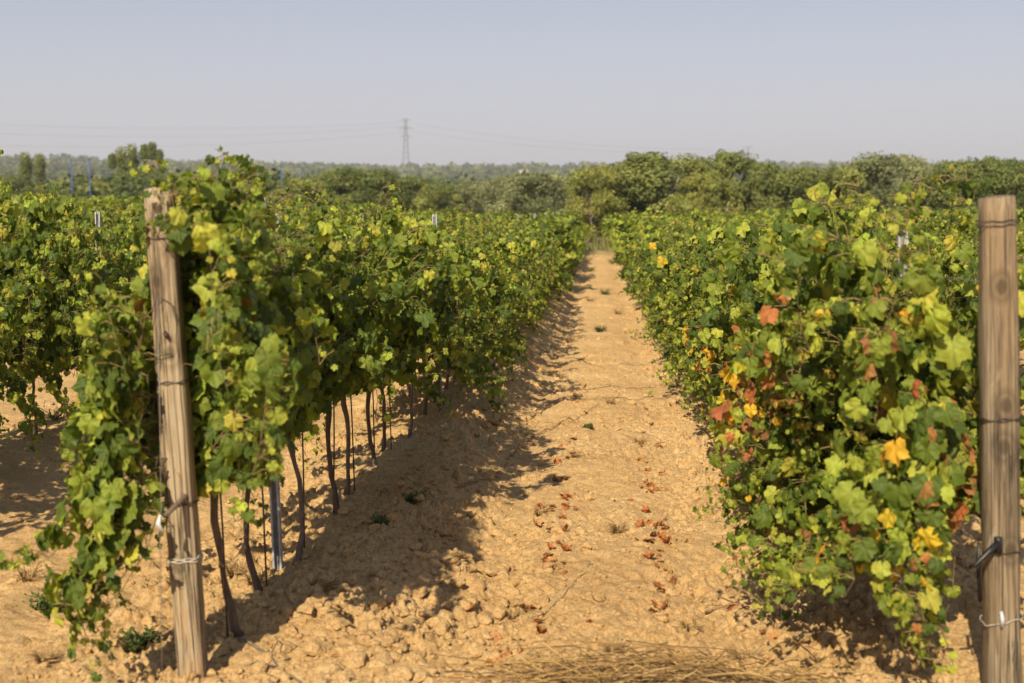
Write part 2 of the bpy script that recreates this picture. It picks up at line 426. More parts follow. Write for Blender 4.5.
def grow_shoot(rnd, start, d0, length, mode, side, spread, top, minz=.5):
    top += .24 * (rnd.random() < .18) if abs(start[1]) < .9 and top > 1.5 else 0
    """returns list of points of a vine shoot"""
    p = Vector(start); d = Vector(d0).normalized(); pts = [p.copy()]; st = .055; n = int(length / st)
    droop_at = rnd.uniform(.45, .8) * n if mode != 'up' else n * 2
    for i in range(n):
        j = Vector((rnd.gauss(0, .10), rnd.gauss(0, .12), rnd.gauss(0, .08)))
        if mode == 'up':
            f = Vector((-.30 * (p.x - side * spread * .35), 0, .13 if p.z < top - .3 else -.28))
        elif mode == 'sprawl':
            f = Vector((side * (.10 if abs(p.x) < spread else -.10), 0, .12 if i < droop_at * .8 else -.30))
        else:                                             # low: out and down
            f = Vector((side * (.12 if abs(p.x) < spread else -.12), 0, -.12 if p.z > .15 else .20))
        d = (d + j + f).normalized(); p = p + d * st
        if mode != 'low' and p.z < minz: d.z = abs(d.z)
        if p.z > top + .03: d.z = -abs(d.z) * .5
        pts.append(p.copy())
    return pts

def leaves_along(rnd, pts, size, autumn, young, out, petioles, dens=1.0, up=.55, low_autumn=0):
    n = len(pts)
    for i in range(1, n):
        kk = 3.3 * dens; k = int(kk) + (rnd.random() < kk % 1)
        for _ in range(k):
            p = pts[i]; t = i / n
            a = rnd.uniform(0, 2 * math.pi)
            away = Vector((math.copysign(1, p.x) * .8 if abs(p.x) > .06 else rnd.choice((-1, 1)) * .8, 0, .15))
            o = (away + Vector((math.cos(a), math.sin(a), rnd.uniform(-.3, .5))) * .8).normalized()
            pl = rnd.uniform(.04, .11)
            q = p + o * pl
            nrm = Vector((o.x * 1.0 - .12, o.y * .7 - .20, 0)) + Vector((rnd.gauss(0, .5), rnd.gauss(0, .5), up * .45 + rnd.gauss(0, .36)))
            tip = Vector((o.x * .5 + rnd.gauss(0, .35), o.y * .5 + rnd.gauss(0, .35), -.9))
            s = size * rnd.choice((rnd.uniform(.55, .95), rnd.uniform(.8, 1.3))) * (1 - .45 * t ** 3)
            if i > n - 4: s *= .6
            au = autumn * (p.z < 1.45) + low_autumn * max(0, 1 - abs(p.z - .75) / .45)
            out.append((tuple(q), tuple(tip), tuple(nrm), s, leaf_color(rnd, au, young * t)))
            if petioles is not None and rnd.random() < .6: petioles.append((p, q))

def make_vine(seed, lod='hi', top=1.75, spread=.38, nshoot=17, sprawl=.3, low=.15, autumn=.02, low_autumn=0, size=.092, avoid=None, sides=(1, 1), custom=(), half=.52, dens=1.0, minz=.5, origin=None):
    rnd = random.Random(seed); leaves = []; pet = []; canes = MB(); head = rnd.uniform(.55, .68)
    # trunk
    tb = MB(); lx, ly = rnd.uniform(-.09, .09), rnd.uniform(-.17, .17); bend = rnd.uniform(-.07, .07)
    tp = []; tr = []
    for i in range(10):
        t = i / 9
        tp.append(Vector((lx * (1 - t) + bend * math.sin(t * 3.1) + rnd.uniform(-.008, .008), ly * (1 - t) + rnd.uniform(-.010, .010), -.12 + t * (head + .12))))
        tr.append((.025 - .011 * min(1, t * 3.2)) * rnd.uniform(.85, 1.2) * (1.0 if t < .8 else 1.25))
    bc = rnd.choice([(.17, .125, .09), (.21, .155, .115), (.14, .10, .075)])
    tb.tube(tp, tr, 8, bc)
    for s in (-1, 1):
        ap = [Vector((rnd.uniform(-.02, .02), s * half * u, head + .05 * math.sin(u * 3) + rnd.uniform(-.01, .01))) for u in (0, .2, .45, .7, 1)]
        ap[0] = tp[-1].copy(); tb.tube(ap, [.019, .017, .015, .013, .010], 6, bc)
    cc = lambda: rnd.choice([(.13, .085, .04), (.17, .11, .05), (.10, .10, .03), (.11, .12, .03)])
    for i in range(nshoot):
        y0 = -half + 2 * half * (i + rnd.random()) / nshoot
        side = 1 if rnd.random() < sides[1] / (sides[0] + sides[1]) else -1
        t = rnd.random(); mode = 'low' if t < low else ('sprawl' if t < low + sprawl else 'up')
        ln = {'up': rnd.uniform(.8, 1.35), 'sprawl': rnd.uniform(1.1, 1.9), 'low': rnd.uniform(.45, 1.0)}[mode]
        d0 = Vector((side * rnd.uniform(.1, .5), rnd.uniform(-.5, .5), 1)) if mode != 'low' else Vector((side * .9, rnd.uniform(-.5, .5), rnd.uniform(-.2, .5)))
        if mode == 'up' and rnd.random() < .2: ln += .3
        pts = grow_shoot(rnd, (rnd.uniform(-.02, .02), y0, head + .03), d0, ln, mode, side, spread * rnd.uniform(.7, 1.25), top * rnd.uniform(.9, 1.06), minz)
        for q in pts:
            q.z = max(q.z, .04)
            if avoid and avoid(q, .03): q.y = avoid.back
        leaves_along(rnd, pts, size, autumn, .15, leaves, pet if lod == 'hi' else None, dens, low_autumn=low_autumn)
        canes.tube(pts, [.0038 * (1 - .6 * k / len(pts)) for k in range(len(pts))], 4, cc(), False)
    for pts0, sz, au in custom:
        sz *= .80
        pts = [Vector(q) for q in resample(pts0, .055)]
        pts = [q + Vector((rnd.gauss(0, .012), rnd.gauss(0, .02), rnd.gauss(0, .012))) for q in pts]
        leaves_along(rnd, pts, sz, au, .25, leaves, pet, 1.15)
        canes.tube(pts, [.0034 * (1 - .6 * k / len(pts)) for k in range(len(pts))], 4, cc(), False)
    if origin:                                            # foliage is thin just in front of the steel stakes
        oz = float(gbase(origin[0], origin[1])) + .05; keep = []
        for L in leaves:
            wx, wy, wz = L[0][0] + origin[0], L[0][1] + origin[1], L[0][2] + oz - .03; cut = False
            for sx_, sy_, zlo, zhi in ((-1.53, 6.0, 1.0, 1.62), (1.41, 6.0, .85, 1.40)):
                if wy < sy_ + .03:
                    k = sy_ / wy; ex = wx * k; ez = CAM.z + (wz - CAM.z) * k
                    if abs(ex - sx_) < .075 and zlo < ez < zhi and rnd.random() < (.93 if sx_ < 0 else .72): cut = True
            if not cut: keep.append(L)
        leaves = keep
    if avoid:
        leaves = [L for L in leaves if not avoid(Vector(L[0]) + Vector((0, 0, -.03)), .055)]; pet = [q for q in pet if not avoid(q[1], .03)]
    for a, b in pet: canes.tube([a, (a + b) / 2 + Vector((0, 0, .01)), b], .0016, 3, (.30, .22, .09), False)
    mat = M_LEAF if lod == 'hi' else M_LEAF_FAR
    return (tb.mesh('trunk', M_BARK), canes.mesh('shoots', M_CANE), foliage_mesh('foliage', leaves, lod, mat, seed))

def post_zone(p0, p1, hw, x, y, leave_top):
    """tells whether a point (local to the vine at x, y) lies on or just in front of a post"""
    oz = float(gbase(x, y)) + .05
    def f(q, m):
        wz = q[2] + oz; t = (wz - p0.z) / (p1.z - p0.z)
        if t > 1 - leave_top or t < -.1: return False
        px_ = p0.x + (p1.x - p0.x) * t
        k = (q[1] + y) / p0.y                        # along the sight line is close enough for the near margin
        return abs(q[0] + x - px_) < hw + m and q[1] + y < p0.y + hw
    f.back = p0.y + hw + .06 - y
    return f

def resample(P, st):
    P = [Vector(p) for p in P]; out = []
    n = len(P)
    for i in range(n - 1):
        p0 = P[max(i - 1, 0)]; p1 = P[i]; p2 = P[i + 1]; p3 = P[min(i + 2, n - 1)]
        m = max(1, int((p2 - p1).length / st))
        for k in range(m):
            t = k / m
            out.append(.5 * ((2 * p1) + (p2 - p0) * t + (2 * p0 - 5 * p1 + 4 * p2 - p3) * t * t + (3 * p1 - p0 - 3 * p2 + p3) * t ** 3))
    out.append(P[-1].copy()); return out

def place_vine(meshes, x, y, rz, sc, label, group):
    z = float(gbase(x, y)) + .05
    e = empty('grapevine', (x, y, z), rz); e.scale = sc
    tag(e, label, 'grapevine', group)
    for nme, me in zip(('trunk', 'shoots', 'foliage'), meshes): link_mesh(nme, me, e)
    return e

ORD = ['first', 'second', 'third', 'fourth', 'fifth', 'sixth', 'seventh', 'eighth', 'ninth', 'tenth', 'eleventh', 'twelfth']
SP = .95
rv = random.Random(77)

# ---- near vines of the row on the left of the path
YL = [4.95, 5.58, 6.34, 7.08, 7.72, 8.45, 9.15] + [9.15 + SP * i + rv.uniform(-.08, .08) for i in range(1, 55)]
YR = [5.35 + SP * i + rv.uniform(-.08, .08) for i in range(60)]
XL, XR = -1.56, 1.47

def loc(pts, x, y):
    """pixel/depth triples -> coordinates local to the vine at x, y"""
    z = float(gbase(x, y)) + .05
    return [tuple(at(a, b, c) - Vector((x, y, z))) for a, b, c in pts]

bl = at(193, 668, 4.62); bl.z = float(gbase(bl.x, bl.y)); tl = at(159, 188, 4.60)
br = at(1003, 672, 4.62); br.z = float(gbase(br.x, br.y)); tr_ = at(997, 197, 4.60)
o = (XL, YL[0])
custL0 = [
 (loc([(205, 430, 4.8), (170, 345, 4.65), (130, 315, 4.55), (95, 318, 4.5), (78, 335, 4.5)], *o), .125, .0),
 (loc([(205, 450, 4.8), (160, 360, 4.6), (120, 370, 4.5), (100, 420, 4.45), (90, 470, 4.42)], *o), .13, .0),
 (loc([(205, 450, 4.8), (165, 400, 4.6), (135, 400, 4.5), (120, 460, 4.45), (130, 520, 4.42)], *o), .13, .0),
 (loc([(200, 460, 4.8), (160, 440, 4.6), (120, 470, 4.45), (85, 520, 4.38), (45, 545, 4.35), (10, 568, 4.3)], *o), .12, .0),
 (loc([(200, 460, 4.8), (160, 460, 4.55), (125, 500, 4.42), (100, 550, 4.38), (95, 610, 4.34), (110, 655, 4.32)], *o), .12, .0),
 (loc([(200, 460, 4.8), (150, 480, 4.5), (115, 530, 4.4), (80, 570, 4.34), (75, 620, 4.3), (90, 650, 4.3)], *o), .12, .0),
 (loc([(150, 400, 4.6), (140, 470, 4.5), (150, 520, 4.45), (130, 570, 4.4), (110, 600, 4.4)], *o), .11, .0),
 (loc([(205, 430, 4.85), (200, 300, 4.8), (195, 220, 4.75), (205, 185, 4.72), (215, 162, 4.7)], *o), .11, .0),
 (loc([(215, 430, 4.85), (225, 300, 4.85), (232, 230, 4.8), (236, 180, 4.8)], *o), .12, .0),
 (loc([(205, 330, 4.8), (200, 240, 4.65), (185, 190, 4.6), (165, 178, 4.58)], *o), .10, .0),
 (loc([(215, 430, 4.85), (240, 330, 4.7), (262, 350, 4.6), (275, 400, 4.55)], *o), .14, .0),
 (loc([(210, 430, 4.85), (215, 420, 4.7), (240, 430, 4.6), (250, 480, 4.58)], *o), .13, .0),
]
for _pp, _sz in (([(205, 440, 4.8), (160, 330, 4.62), (125, 330, 4.55), (105, 380, 4.5), (100, 430, 4.48)], .13), ([(205, 440, 4.8), (165, 350, 4.55), (145, 380, 4.5), (140, 440, 4.45), (128, 480, 4.42)], .13),
    ([(205, 450, 4.8), (160, 420, 4.6), (120, 440, 4.45), (110, 500, 4.4), (125, 560, 4.38), (100, 620, 4.36)], .13), ([(205, 450, 4.8), (150, 440, 4.55), (125, 430, 4.5), (95, 480, 4.42), (60, 540, 4.38), (50, 560, 4.36)], .12),
    ([(205, 450, 4.8), (160, 470, 4.55), (140, 520, 4.45), (100, 560, 4.4), (85, 600, 4.36), (100, 640, 4.34)], .12), ([(205, 400, 4.8), (190, 280, 4.75), (190, 210, 4.66), (175, 182, 4.62), (150, 175, 4.62)], .11),
    ([(210, 400, 4.85), (215, 260, 4.85), (222, 200, 4.8), (230, 182, 4.8)], .12), ([(205, 350, 4.85), (205, 250, 4.8), (205, 190, 4.75), (212, 170, 4.75)], .11),
    ([(205, 350, 4.85), (215, 260, 4.75), (225, 210, 4.7), (240, 230, 4.66), (245, 290, 4.62)], .13), ([(205, 420, 4.8), (215, 350, 4.65), (225, 330, 4.6), (235, 380, 4.56), (232, 440, 4.55)], .14),
    ([(205, 420, 4.8), (225, 420, 4.65), (240, 460, 4.6), (225, 520, 4.6)], .13), ([(205, 420, 4.8), (200, 300, 4.72), (215, 240, 4.68), (205, 300, 4.6), (215, 350, 4.58)], .13)):
    custL0.append((loc(_pp, *o), _sz, .004))
for _pp in ([(208, 400, 4.9), (200, 280, 4.86), (192, 215, 4.7), (178, 178, 4.55), (174, 200, 4.5), (172, 225, 4.5)], [(208, 400, 4.9), (200, 280, 4.86), (196, 215, 4.8), (186, 176, 4.75)], [(212, 400, 4.9), (214, 280, 4.9), (222, 210, 4.86), (232, 172, 4.84)], [(206, 380, 4.9), (206, 260, 4.84), (210, 200, 4.8), (214, 160, 4.78)],
    [(206, 380, 4.9), (224, 280, 4.9), (240, 220, 4.88), (250, 196, 4.86)], [(200, 360, 4.9), (190, 270, 4.84), (180, 210, 4.74), (160, 172, 4.68)]):
    custL0 += [(loc(_pp, *o), .115, .0), ([(a - .01, b_ + .05, c_ - .01) for a, b_, c_ in loc(_pp, *o)], .11, .0), ([(a + .03, b_ + .12, c_ - .03) for a, b_, c_ in loc(_pp, *o)], .12, .0)]
VL1 = make_vine(12, top=1.72, spread=.36, nshoot=24, sprawl=.22, low=.0, minz=.58, autumn=.004, origin=(XL, YL[1]))
VL0 = make_vine(17, origin=(XL, YL[0]), avoid=post_zone(bl, tl, .058, XL, YL[0], .10), autumn=.006, top=1.62, spread=.22, nshoot=28, sprawl=.14, low=.0, minz=.68, custom=custL0)
o = (XR, YR[0])
custR0 = [
 (loc([(985, 450, 4.9), (950, 330, 4.7), (925, 250, 4.65), (905, 225, 4.6)], *o), .13, .05),
 (loc([(985, 450, 4.9), (930, 400, 4.6), (900, 450, 4.45), (880, 520, 4.4), (850, 590, 4.35)], *o), .12, .14),
 (loc([(985, 450, 4.9), (940, 440, 4.6), (920, 500, 4.5), (900, 560, 4.4), (930, 610, 4.3), (955, 660, 4.25)], *o), .12, .12),
 (loc([(985, 450, 4.9), (950, 420, 4.6), (945, 480, 4.5), (950, 540, 4.45), (940, 590, 4.4)], *o), .13, .30),
 (loc([(985, 450, 4.9), (960, 470, 4.6), (900, 540, 4.5), (850, 570, 4.45), (800, 600, 4.4), (775, 605, 4.38)], *o), .09, .04),
 (loc([(985, 430, 4.9), (1000, 330, 4.9), (1015, 250, 4.9), (1022, 210, 4.9)], *o), .12, .02),
 (loc([(985, 430, 4.9), (1010, 420, 4.9), (1020, 480, 4.8), (1022, 540, 4.8)], *o), .12, .06),
]
for _pp in ([(985, 450, 4.95), (945, 500, 4.6), (935, 570, 4.5), (950, 630, 4.42), (962, 668, 4.4)], [(985, 450, 4.95), (930, 470, 4.6), (905, 540, 4.5), (925, 600, 4.42), (940, 650, 4.38)], [(985, 450, 4.95), (955, 520, 4.75), (960, 580, 4.7), (945, 640, 4.6)], [(985, 400, 4.95), (900, 330, 4.7), (880, 400, 4.55), (870, 480, 4.5), (885, 560, 4.45)], [(985, 400, 4.95), (920, 300, 4.7), (890, 330, 4.6), (880, 420, 4.55)]):
    custR0.append((loc(_pp, *o), .11, .10))
VR0 = make_vine(21, origin=(XR, YR[0]), avoid=post_zone(br, tr_, .07, XR, YR[0], -.1), top=1.78, spread=.52, nshoot=30, sprawl=.42, low=.30, autumn=.06, low_autumn=.46, sides=(1.6, 1), custom=custR0)
o = (XR, YR[1])
custR1 = [(loc([(905, 400, 6.0), (880, 300, 5.9), (862, 230, 5.85), (850, 186, 5.8)], *o), .12, .0), (loc([(905, 400, 6.0), (870, 300, 5.9), (852, 240, 5.85), (846, 195, 5.82)], *o), .12, .0),
          (loc([(905, 400, 6.0), (850, 420, 5.5), (810, 480, 5.3), (780, 530, 5.3), (740, 560, 5.4)], *o), .10, .02),
          (loc([(905, 420, 6.0), (840, 470, 5.5), (790, 520, 5.5), (745, 490, 5.6), (712, 492, 5.7)], *o), .09, .02),
          (loc([(905, 420, 6.0), (850, 500, 5.3), (820, 550, 5.25), (770, 570, 5.3), (725, 565, 5.4)], *o), .09, .02),
          (loc([(905, 420, 6.0), (860, 440, 5.5), (800, 440, 5.6), (760, 470, 5.7), (750, 520, 5.7)], *o), .10, .04)]
for _pp in ([(905, 420, 6.0), (840, 440, 5.5), (780, 470, 5.5), (730, 500, 5.6), (715, 520, 5.6)], [(905, 420, 6.0), (860, 460, 5.4), (810, 500, 5.3), (760, 530, 5.4), (735, 545, 5.5)],
    [(905, 420, 6.0), (860, 470, 5.3), (830, 540, 5.2), (790, 570, 5.2), (760, 575, 5.3)], [(905, 420, 6.0), (880, 470, 5.2), (860, 540, 5.1), (820, 570, 5.1), (790, 560, 5.15)],
    [(905, 420, 6.0), (850, 400, 5.5), (800, 420, 5.5), (770, 450, 5.6), (745, 470, 5.7)], [(905, 420, 6.0), (880, 330, 5.6), (840, 350, 5.4), (810, 400, 5.35), (800, 450, 5.35)]):
    for _ in range(3): custR1.append(([(a + rv.uniform(-.07, .07), b_ + rv.uniform(-.12, .12), c_ + rv.uniform(-.04, .06)) for a, b_, c_ in loc(_pp, *o)], .105, .01))
VR1 = make_vine(22, origin=(XR, YR[1]), avoid=post_zone(br, tr_, .07, XR, YR[1], -.1), top=1.86, spread=.62, nshoot=28, sprawl=.45, low=.28, autumn=.05, low_autumn=.44, sides=(1.8, 1), custom=custR1)

VLn = [make_vine(100 + i, top=rv.uniform(1.62, 1.78), spread=.36, nshoot=24, sprawl=.22, low=.08, minz=.42, autumn=.003) for i in range(10)]
VRn = [make_vine(200 + i, top=rv.uniform(1.64, 1.82), spread=.58, nshoot=29, sprawl=.40, low=.32, sides=(1.7, 1), autumn=.015 if i < 3 else .005, low_autumn=.22 if i < 3 else .02) for i in range(10)]
VL2 = [make_vine(400 + i, top=rv.uniform(1.68, 1.92), spread=.55, nshoot=26, sprawl=.36, low=.42, autumn=.002, size=.085, dens=1.0) for i in range(4)]
VFn = [make_vine(300 + i, 'mid', top=rv.uniform(1.68, 1.95), spread=.50, nshoot=15, sprawl=.4, low=.2, autumn=.0, size=.15, dens=.8) for i in range(6)]

def vine_row(x, YY, first, near, far, who, gname, flip_ok=True, special=(), topf=None):
    n = 0
    for i, y in enumerate(YY):
        if near is VLn and y > 10.4 and x == XL: near = VL2
        if i < len(special): ms = special[i]; rz = 0; sc = (1, 1, 1)
        else:
            ms = rv.choice((near[:3] if i < 5 else near[3:]) if near is VRn and y < 24 else (near if y < 24 else far)); rz = 0
            k = rv.uniform(.93, 1.06); sc = (k * (1 + .25 * (y > 24)), 1, rv.uniform(.94, 1.05) * (topf(y) if topf else 1))
        if i < 12 and first: lab = f'{ORD[i]} grapevine {who[0]}'
        else: lab = who[1]
        place_vine(ms, x + rv.uniform(-.04, .04), y, rz, sc, lab, gname)

vine_row(XL, YL, True, VLn, VFn, ('counted from the leaning wooden post, left of the path', 'bushy grapevine far down the shaded row left of the path, past the twelfth'), 'grapevines in the row left of the path', special=(VL0, VL1))
vine_row(XR, YR, True, VRn, VFn, ('counted from the upright wooden post, right of the path', 'bushy grapevine far down the sunlit row right of the path, past the twelfth'), 'grapevines in the row right of the path', False, special=(VR0, VR1))
YL2 = [5.2 + SP * i + rv.uniform(-.1, .1) for i in range(58)]
vine_row(-4.5, YL2, True, VL2, VFn, ('from the left picture edge, in the second row left of the path', 'grapevine past the twelfth in the second row left of the path'), 'grapevines in the second row left of the path', topf=lambda y: 1.22 if 8.6 < y < 9.8 else (1.05 if y < 13 else 1.0))
YR2 = [12.5 + SP * i for i in range(50)]
vine_row(4.5, YR2, False, VLn, VFn, ('', 'grapevine in the second row right of the path, behind the front row'), 'grapevines in the second row right of the path')
YL3 = [15.5 + SP * i for i in range(47)]
vine_row(-7.5, YL3, False, VLn, VFn, ('', 'grapevine in the third row left of the path, its top showing above nearer rows'), 'grapevines in the third row left of the path')

# further rows: one mass
LV = []
rf = random.Random(9)
for xr in (-10.5, -13.5, -16.5, -19.5, -22.5, -25.5, -28.5, 7.5, 10.5, 13.5, 16.5, 19.5):
    y0 = abs(xr) * (2.05 if xr < 0 else 2.8)
    y = y0
    while y < ROW_END:
        z0 = float(gbase(xr, y)); topv = 1.75 + .25 * float(vnoise(np.array([y * .7]), np.array([xr]), 3)[0])
        for _ in range(70):
            hx = rf.gauss(0, .27); hz = rf.uniform(.5, topv) if rf.random() < .55 else rf.uniform(topv - .45, topv + .12 * rf.random())
            p = (xr + hx, y + rf.uniform(-.3, .3), z0 + hz)
            nn = (math.copysign(.6, hx) + rf.gauss(0, .4), rf.gauss(-.1, .5), .5 + rf.gauss(0, .3))
            LV.append((p, (rf.gauss(0, .4), rf.gauss(0, .4), -.8), nn, rf.uniform(.13, .24), leaf_color(rf, .01, .1)))
        y += .42
tag(link_mesh('vineyard_rows', foliage_mesh('vineyard_rows', LV, 'mid', M_LEAF_FAR)), 'mass of further vineyard rows beyond the nearest ones, small yellow-green leaves', 'vineyard', kind='stuff')
print('far leaves', len(LV))

# ---------------------------------------------------------------- wooden end posts
def wood_post(p0, p1, wx, wy, mat, seed, bulge=0.0):
    rnd = random.Random(seed); v = []; f = []; rings = 40; S = 20
    p0 = Vector(p0); ax = (Vector(p1) - p0); L = ax.length
    prof = []
    for k in range(S):
        a = 2 * math.pi * (k + .5) / S; c, s = math.cos(a), math.sin(a)
        e = .38; r = 1 / ((abs(c) ** (2 / e) + abs(s) ** (2 / e)) ** (e / 2)); r = min(r, 1.28)
        prof.append((c * r * rnd.uniform(.99, 1.01), s * r * rnd.uniform(.99, 1.01)))
    for i in range(rings + 1):
        t = i / rings; z = -.35 + t * (L + .35)
        bx = bulge * math.sin(t * 3.14); wob = 1 + .035 * math.sin(t * 9 + seed) + .02 * math.sin(t * 23 + seed * 2)
        tp = 1 - .07 * t
        if i == rings: tp *= .93
        for k, (a, b) in enumerate(prof):
            dz = 0
            if i >= rings - 1: dz = .003 * a + .002 * math.sin(k * 2.1)
            v.append((bx + a * wx / 2 * wob * tp + .0015 * math.sin(k * 3.3 + i * .7), b * wy / 2 * wob * tp + .0015 * math.cos(k * 2.3 + i * .9), z + dz - (0.006 if i == rings - 1 else 0)))
    for i in range(rings):
        for k in range(S):
            k2 = (k + 1) % S; f.append((i * S + k, i * S + k2, (i + 1) * S + k2, (i + 1) * S + k))
    v.append((0, 0, L + .006)); c = len(v) - 1
    for k in range(S): f.append((rings * S + k, rings * S + (k + 1) % S, c))
    me = bpy.data.meshes.new('post'); me.from_pydata(v, [], f); me.update(); me.polygons.foreach_set('use_smooth', [True] * len(f))
    me.materials.append(mat)
    e = empty('wooden_post', p0); q = ax.to_track_quat('Z', 'Y'); e.rotation_euler = q.to_euler()
    # to_track_quat may spin the post: keep its face towards -y
    rot = q.to_matrix(); xl = rot.inverted() @ Vector((1, 0, 0)); spin = math.atan2(xl.y, xl.x)
    e.rotation_euler = (rot @ Matrix.Rotation(spin, 3, 'Z')).to_euler()
    link_mesh('post_shaft', me, e)
    return e, L

def wrap(parent, z, wx, wy, name='wire_loop', turns=1, r=.0018, col=(.10, .09, .08), mat=None, tilt=0, tail=None, cx=0):
    b = MB(); pts = []
    N = 28 * turns
    for i in range(N + 1):
        a = 2 * math.pi * i / 28; c, s = math.cos(a), math.sin(a); e = .4
        rr = min(1 / ((abs(c) ** (2 / e) + abs(s) ** (2 / e)) ** (e / 2)), 1.27)
        pts.append((cx + c * rr * (wx / 2 + .003), s * rr * (wy / 2 + .003), z + tilt * c * wx / 2 + .006 * (i / 28) + .003 * math.sin(a * 2 + i)))
    b.tube(pts, r, 5, col)
    if tail: b.tube([(cx + q[0], q[1], q[2]) for q in tail], r, 5, col)
    return b.build(name, mat or M_WIRE, parent)

WOODL = mat_wood('weathered_post_wood', (.46, .365, .240), (.235, .175, .11), (.42, .255, .115), [(.012, 1.235, .018), (-.01, .42, .012), (-.02, 1.50, .010)], 3.1)
WOODR = mat_wood('weathered_post_wood_brown', (.31, .25, .168), (.155, .122, .085), (.25, .175, .10), [(.008, 1.08, .012), (0, .93, .012), (-.004, 1.50, .01), (.02, .55, .012)], 8.4)
pL, LL = wood_post(bl, tl, .112, .10, WOODL, 3)
tag(pL, 'weathered square wooden end post leaning left, partly hidden by vine leaves at its top', 'post')
wrap(pL, LL - .185, .107, .096, tilt=-.05, cx=0)
wrap(pL, LL - .72, .109, .098, turns=2, cx=0)
wrap(pL, LL - 1.18, .111, .1, turns=2, col=(.12, .08, .06), r=.0024)
wrap(pL, LL - 1.40, .112, .1, name='string_loop', turns=3, col=(.55, .50, .42), r=.0022, mat=M_DRY)
b = MB(); b.tube([(-.05, -.056, LL - .50), (-.03, -.056, LL - .42), (.0, -.057, LL - .395), (.035, -.056, LL - .42), (.052, -.055, LL - .50)], .0019, 5, (.10, .09, .08)); b.build('wire_loop', M_WIRE, pL)
b = MB(); b.tube([(.004, -.056, LL - .525), (.010, -.070, LL - .53), (.014, -.062, LL - .545)], [.009, .008, .005], 7, (.12, .085, .06)); b.build('branch_stub', M_BARK, pL)
br = at(1003, 672, 4.62); br.z = float(gbase(br.x, br.y))
tr_ = at(997, 197, 4.60)
pR, LR = wood_post(br, tr_, .128, .115, WOODR, 8)
tag(pR, 'upright square brown wooden end post with a black drip fitting at the right picture edge', 'post')
wrap(pR, LR - .10, .122, .11, tilt=.03); wrap(pR, LR - .085, .122, .11, tilt=-.02)
wrap(pR, LR - .79, .125, .113, turns=2, col=(.07, .06, .05), r=.002)
wrap(pR, LR - 1.27, .127, .115, turns=1, col=(.06, .055, .05), r=.002)
wrap(pR, LR - 1.53, .128, .115, name='string_loop', tilt=.25, col=(.55, .52, .46), r=.0016, mat=M_DRY)
b = MB(); z = LR - 1.24
b.tube([(-.03, -.075, z + .02), (-.07, -.10, z - .005), (-.12, -.11, z - .05), (-.14, -.10, z - .06)], [.011, .011, .008, .006], 8, (.012, .012, .013))
b.tube([(-.028, -.066, z + .035), (-.028, -.066, z - .02)], .014, 8, (.012, .012, .014))
b.build('drip_fitting', M_PLASTIC, pR)
b = MB(); b.tube([(-.080, -.01, z + .0), (-.082, -.01, z - .1), (-.078, -.01, z - .22)], .007, 8, (.012, .012, .013)); b.build('drip_tube', M_PLASTIC, pR)
b = MB(); b.tube([(-.02, -.067, .33), (-.016, -.068, .30), (-.018, -.067, .27)], [.006, .008, .005], 6, (.55, .6, .68)); b.build('plastic_tag', M_PLASTIC, pR)

# string hanging from the wire beside the left post, down to a ground anchor
b = MB(); q = [at(157, 300, 4.5), at(160, 420, 4.45), at(161, 505, 4.42), at(160, 540, 4.4), at(161, 600, 4.38), at(162, 672, 4.36)]
b.tube(q, .0016, 4, (.30, .29, .27)); s_ = b.build('anchor_wire', M_WIRE)
tag(s_, 'thin slack anchor wire hanging to the soil just left of the leaning wooden post', 'wire')
b = MB(); b.tube([at(161, 515, 4.41), at(158, 524, 4.40), at(163, 532, 4.40)], [.006, .010, .005], 6, (.6, .6, .62)); b.build('tied_plastic', M_PLASTIC, s_)

# ---------------------------------------------------------------- steel stakes along the rows
def steel_post_mesh(h):
    b = MB(); w_, d_ = .042, .028
    # C profile with rolled lips
    prof = [(-w_ / 2 + .008, -d_ / 2), (-w_ / 2, -d_ / 2), (-w_ / 2, d_ / 2), (-.008, d_ / 2), (0, d_ / 2 - .006), (.008, d_ / 2), (w_ / 2, d_ / 2), (w_ / 2, -d_ / 2), (w_ / 2 - .008, -d_ / 2)]
    th = .003
    for i in range(len(prof) - 1):
        (x0, y0), (x1, y1) = prof[i], prof[i + 1]
        L = math.hypot(x1 - x0, y1 - y0); nx_, ny_ = -(y1 - y0) / L * th / 2, (x1 - x0) / L * th / 2
        a = [(x0 - nx_, y0 - ny_), (x1 - nx_, y1 - ny_), (x1 + nx_, y1 + ny_), (x0 + nx_, y0 + ny_)]
        c = (.46, .47, .48)
        for k in range(4):
            p, q = a[k], a[(k + 1) % 4]
            b.poly([(p[0], p[1], -.3), (q[0], q[1], -.3), (q[0], q[1], h), (p[0], p[1], h)], c)
        b.poly([(p_[0], p_[1], h) for p_ in a], c)
    return b.mesh('profile', M_GALV, False)
HOOK = MB()
for k in range(13):
    z = .3 + k * .1
    for s in (-1, 1): HOOK.box((s * .0235, -.004, z), .006, .010, .018, (.50, .51, .52))
hook_me = HOOK.mesh('wire_hooks', M_GALV, False)
SP_ME = {h: steel_post_mesh(h) for h in (1.66, 1.82)}
def steel_post(x, y, h, lab, group, tilt=0):
    e = empty('steel_stake', (x, y, float(gbase(x, y)) + .04)); e.rotation_euler = (0, tilt, math.pi * 0)
    link_mesh('profile', SP_ME[h], e); link_mesh('wire_hooks', hook_me, e)
    tag(e, lab, 'stake', group)
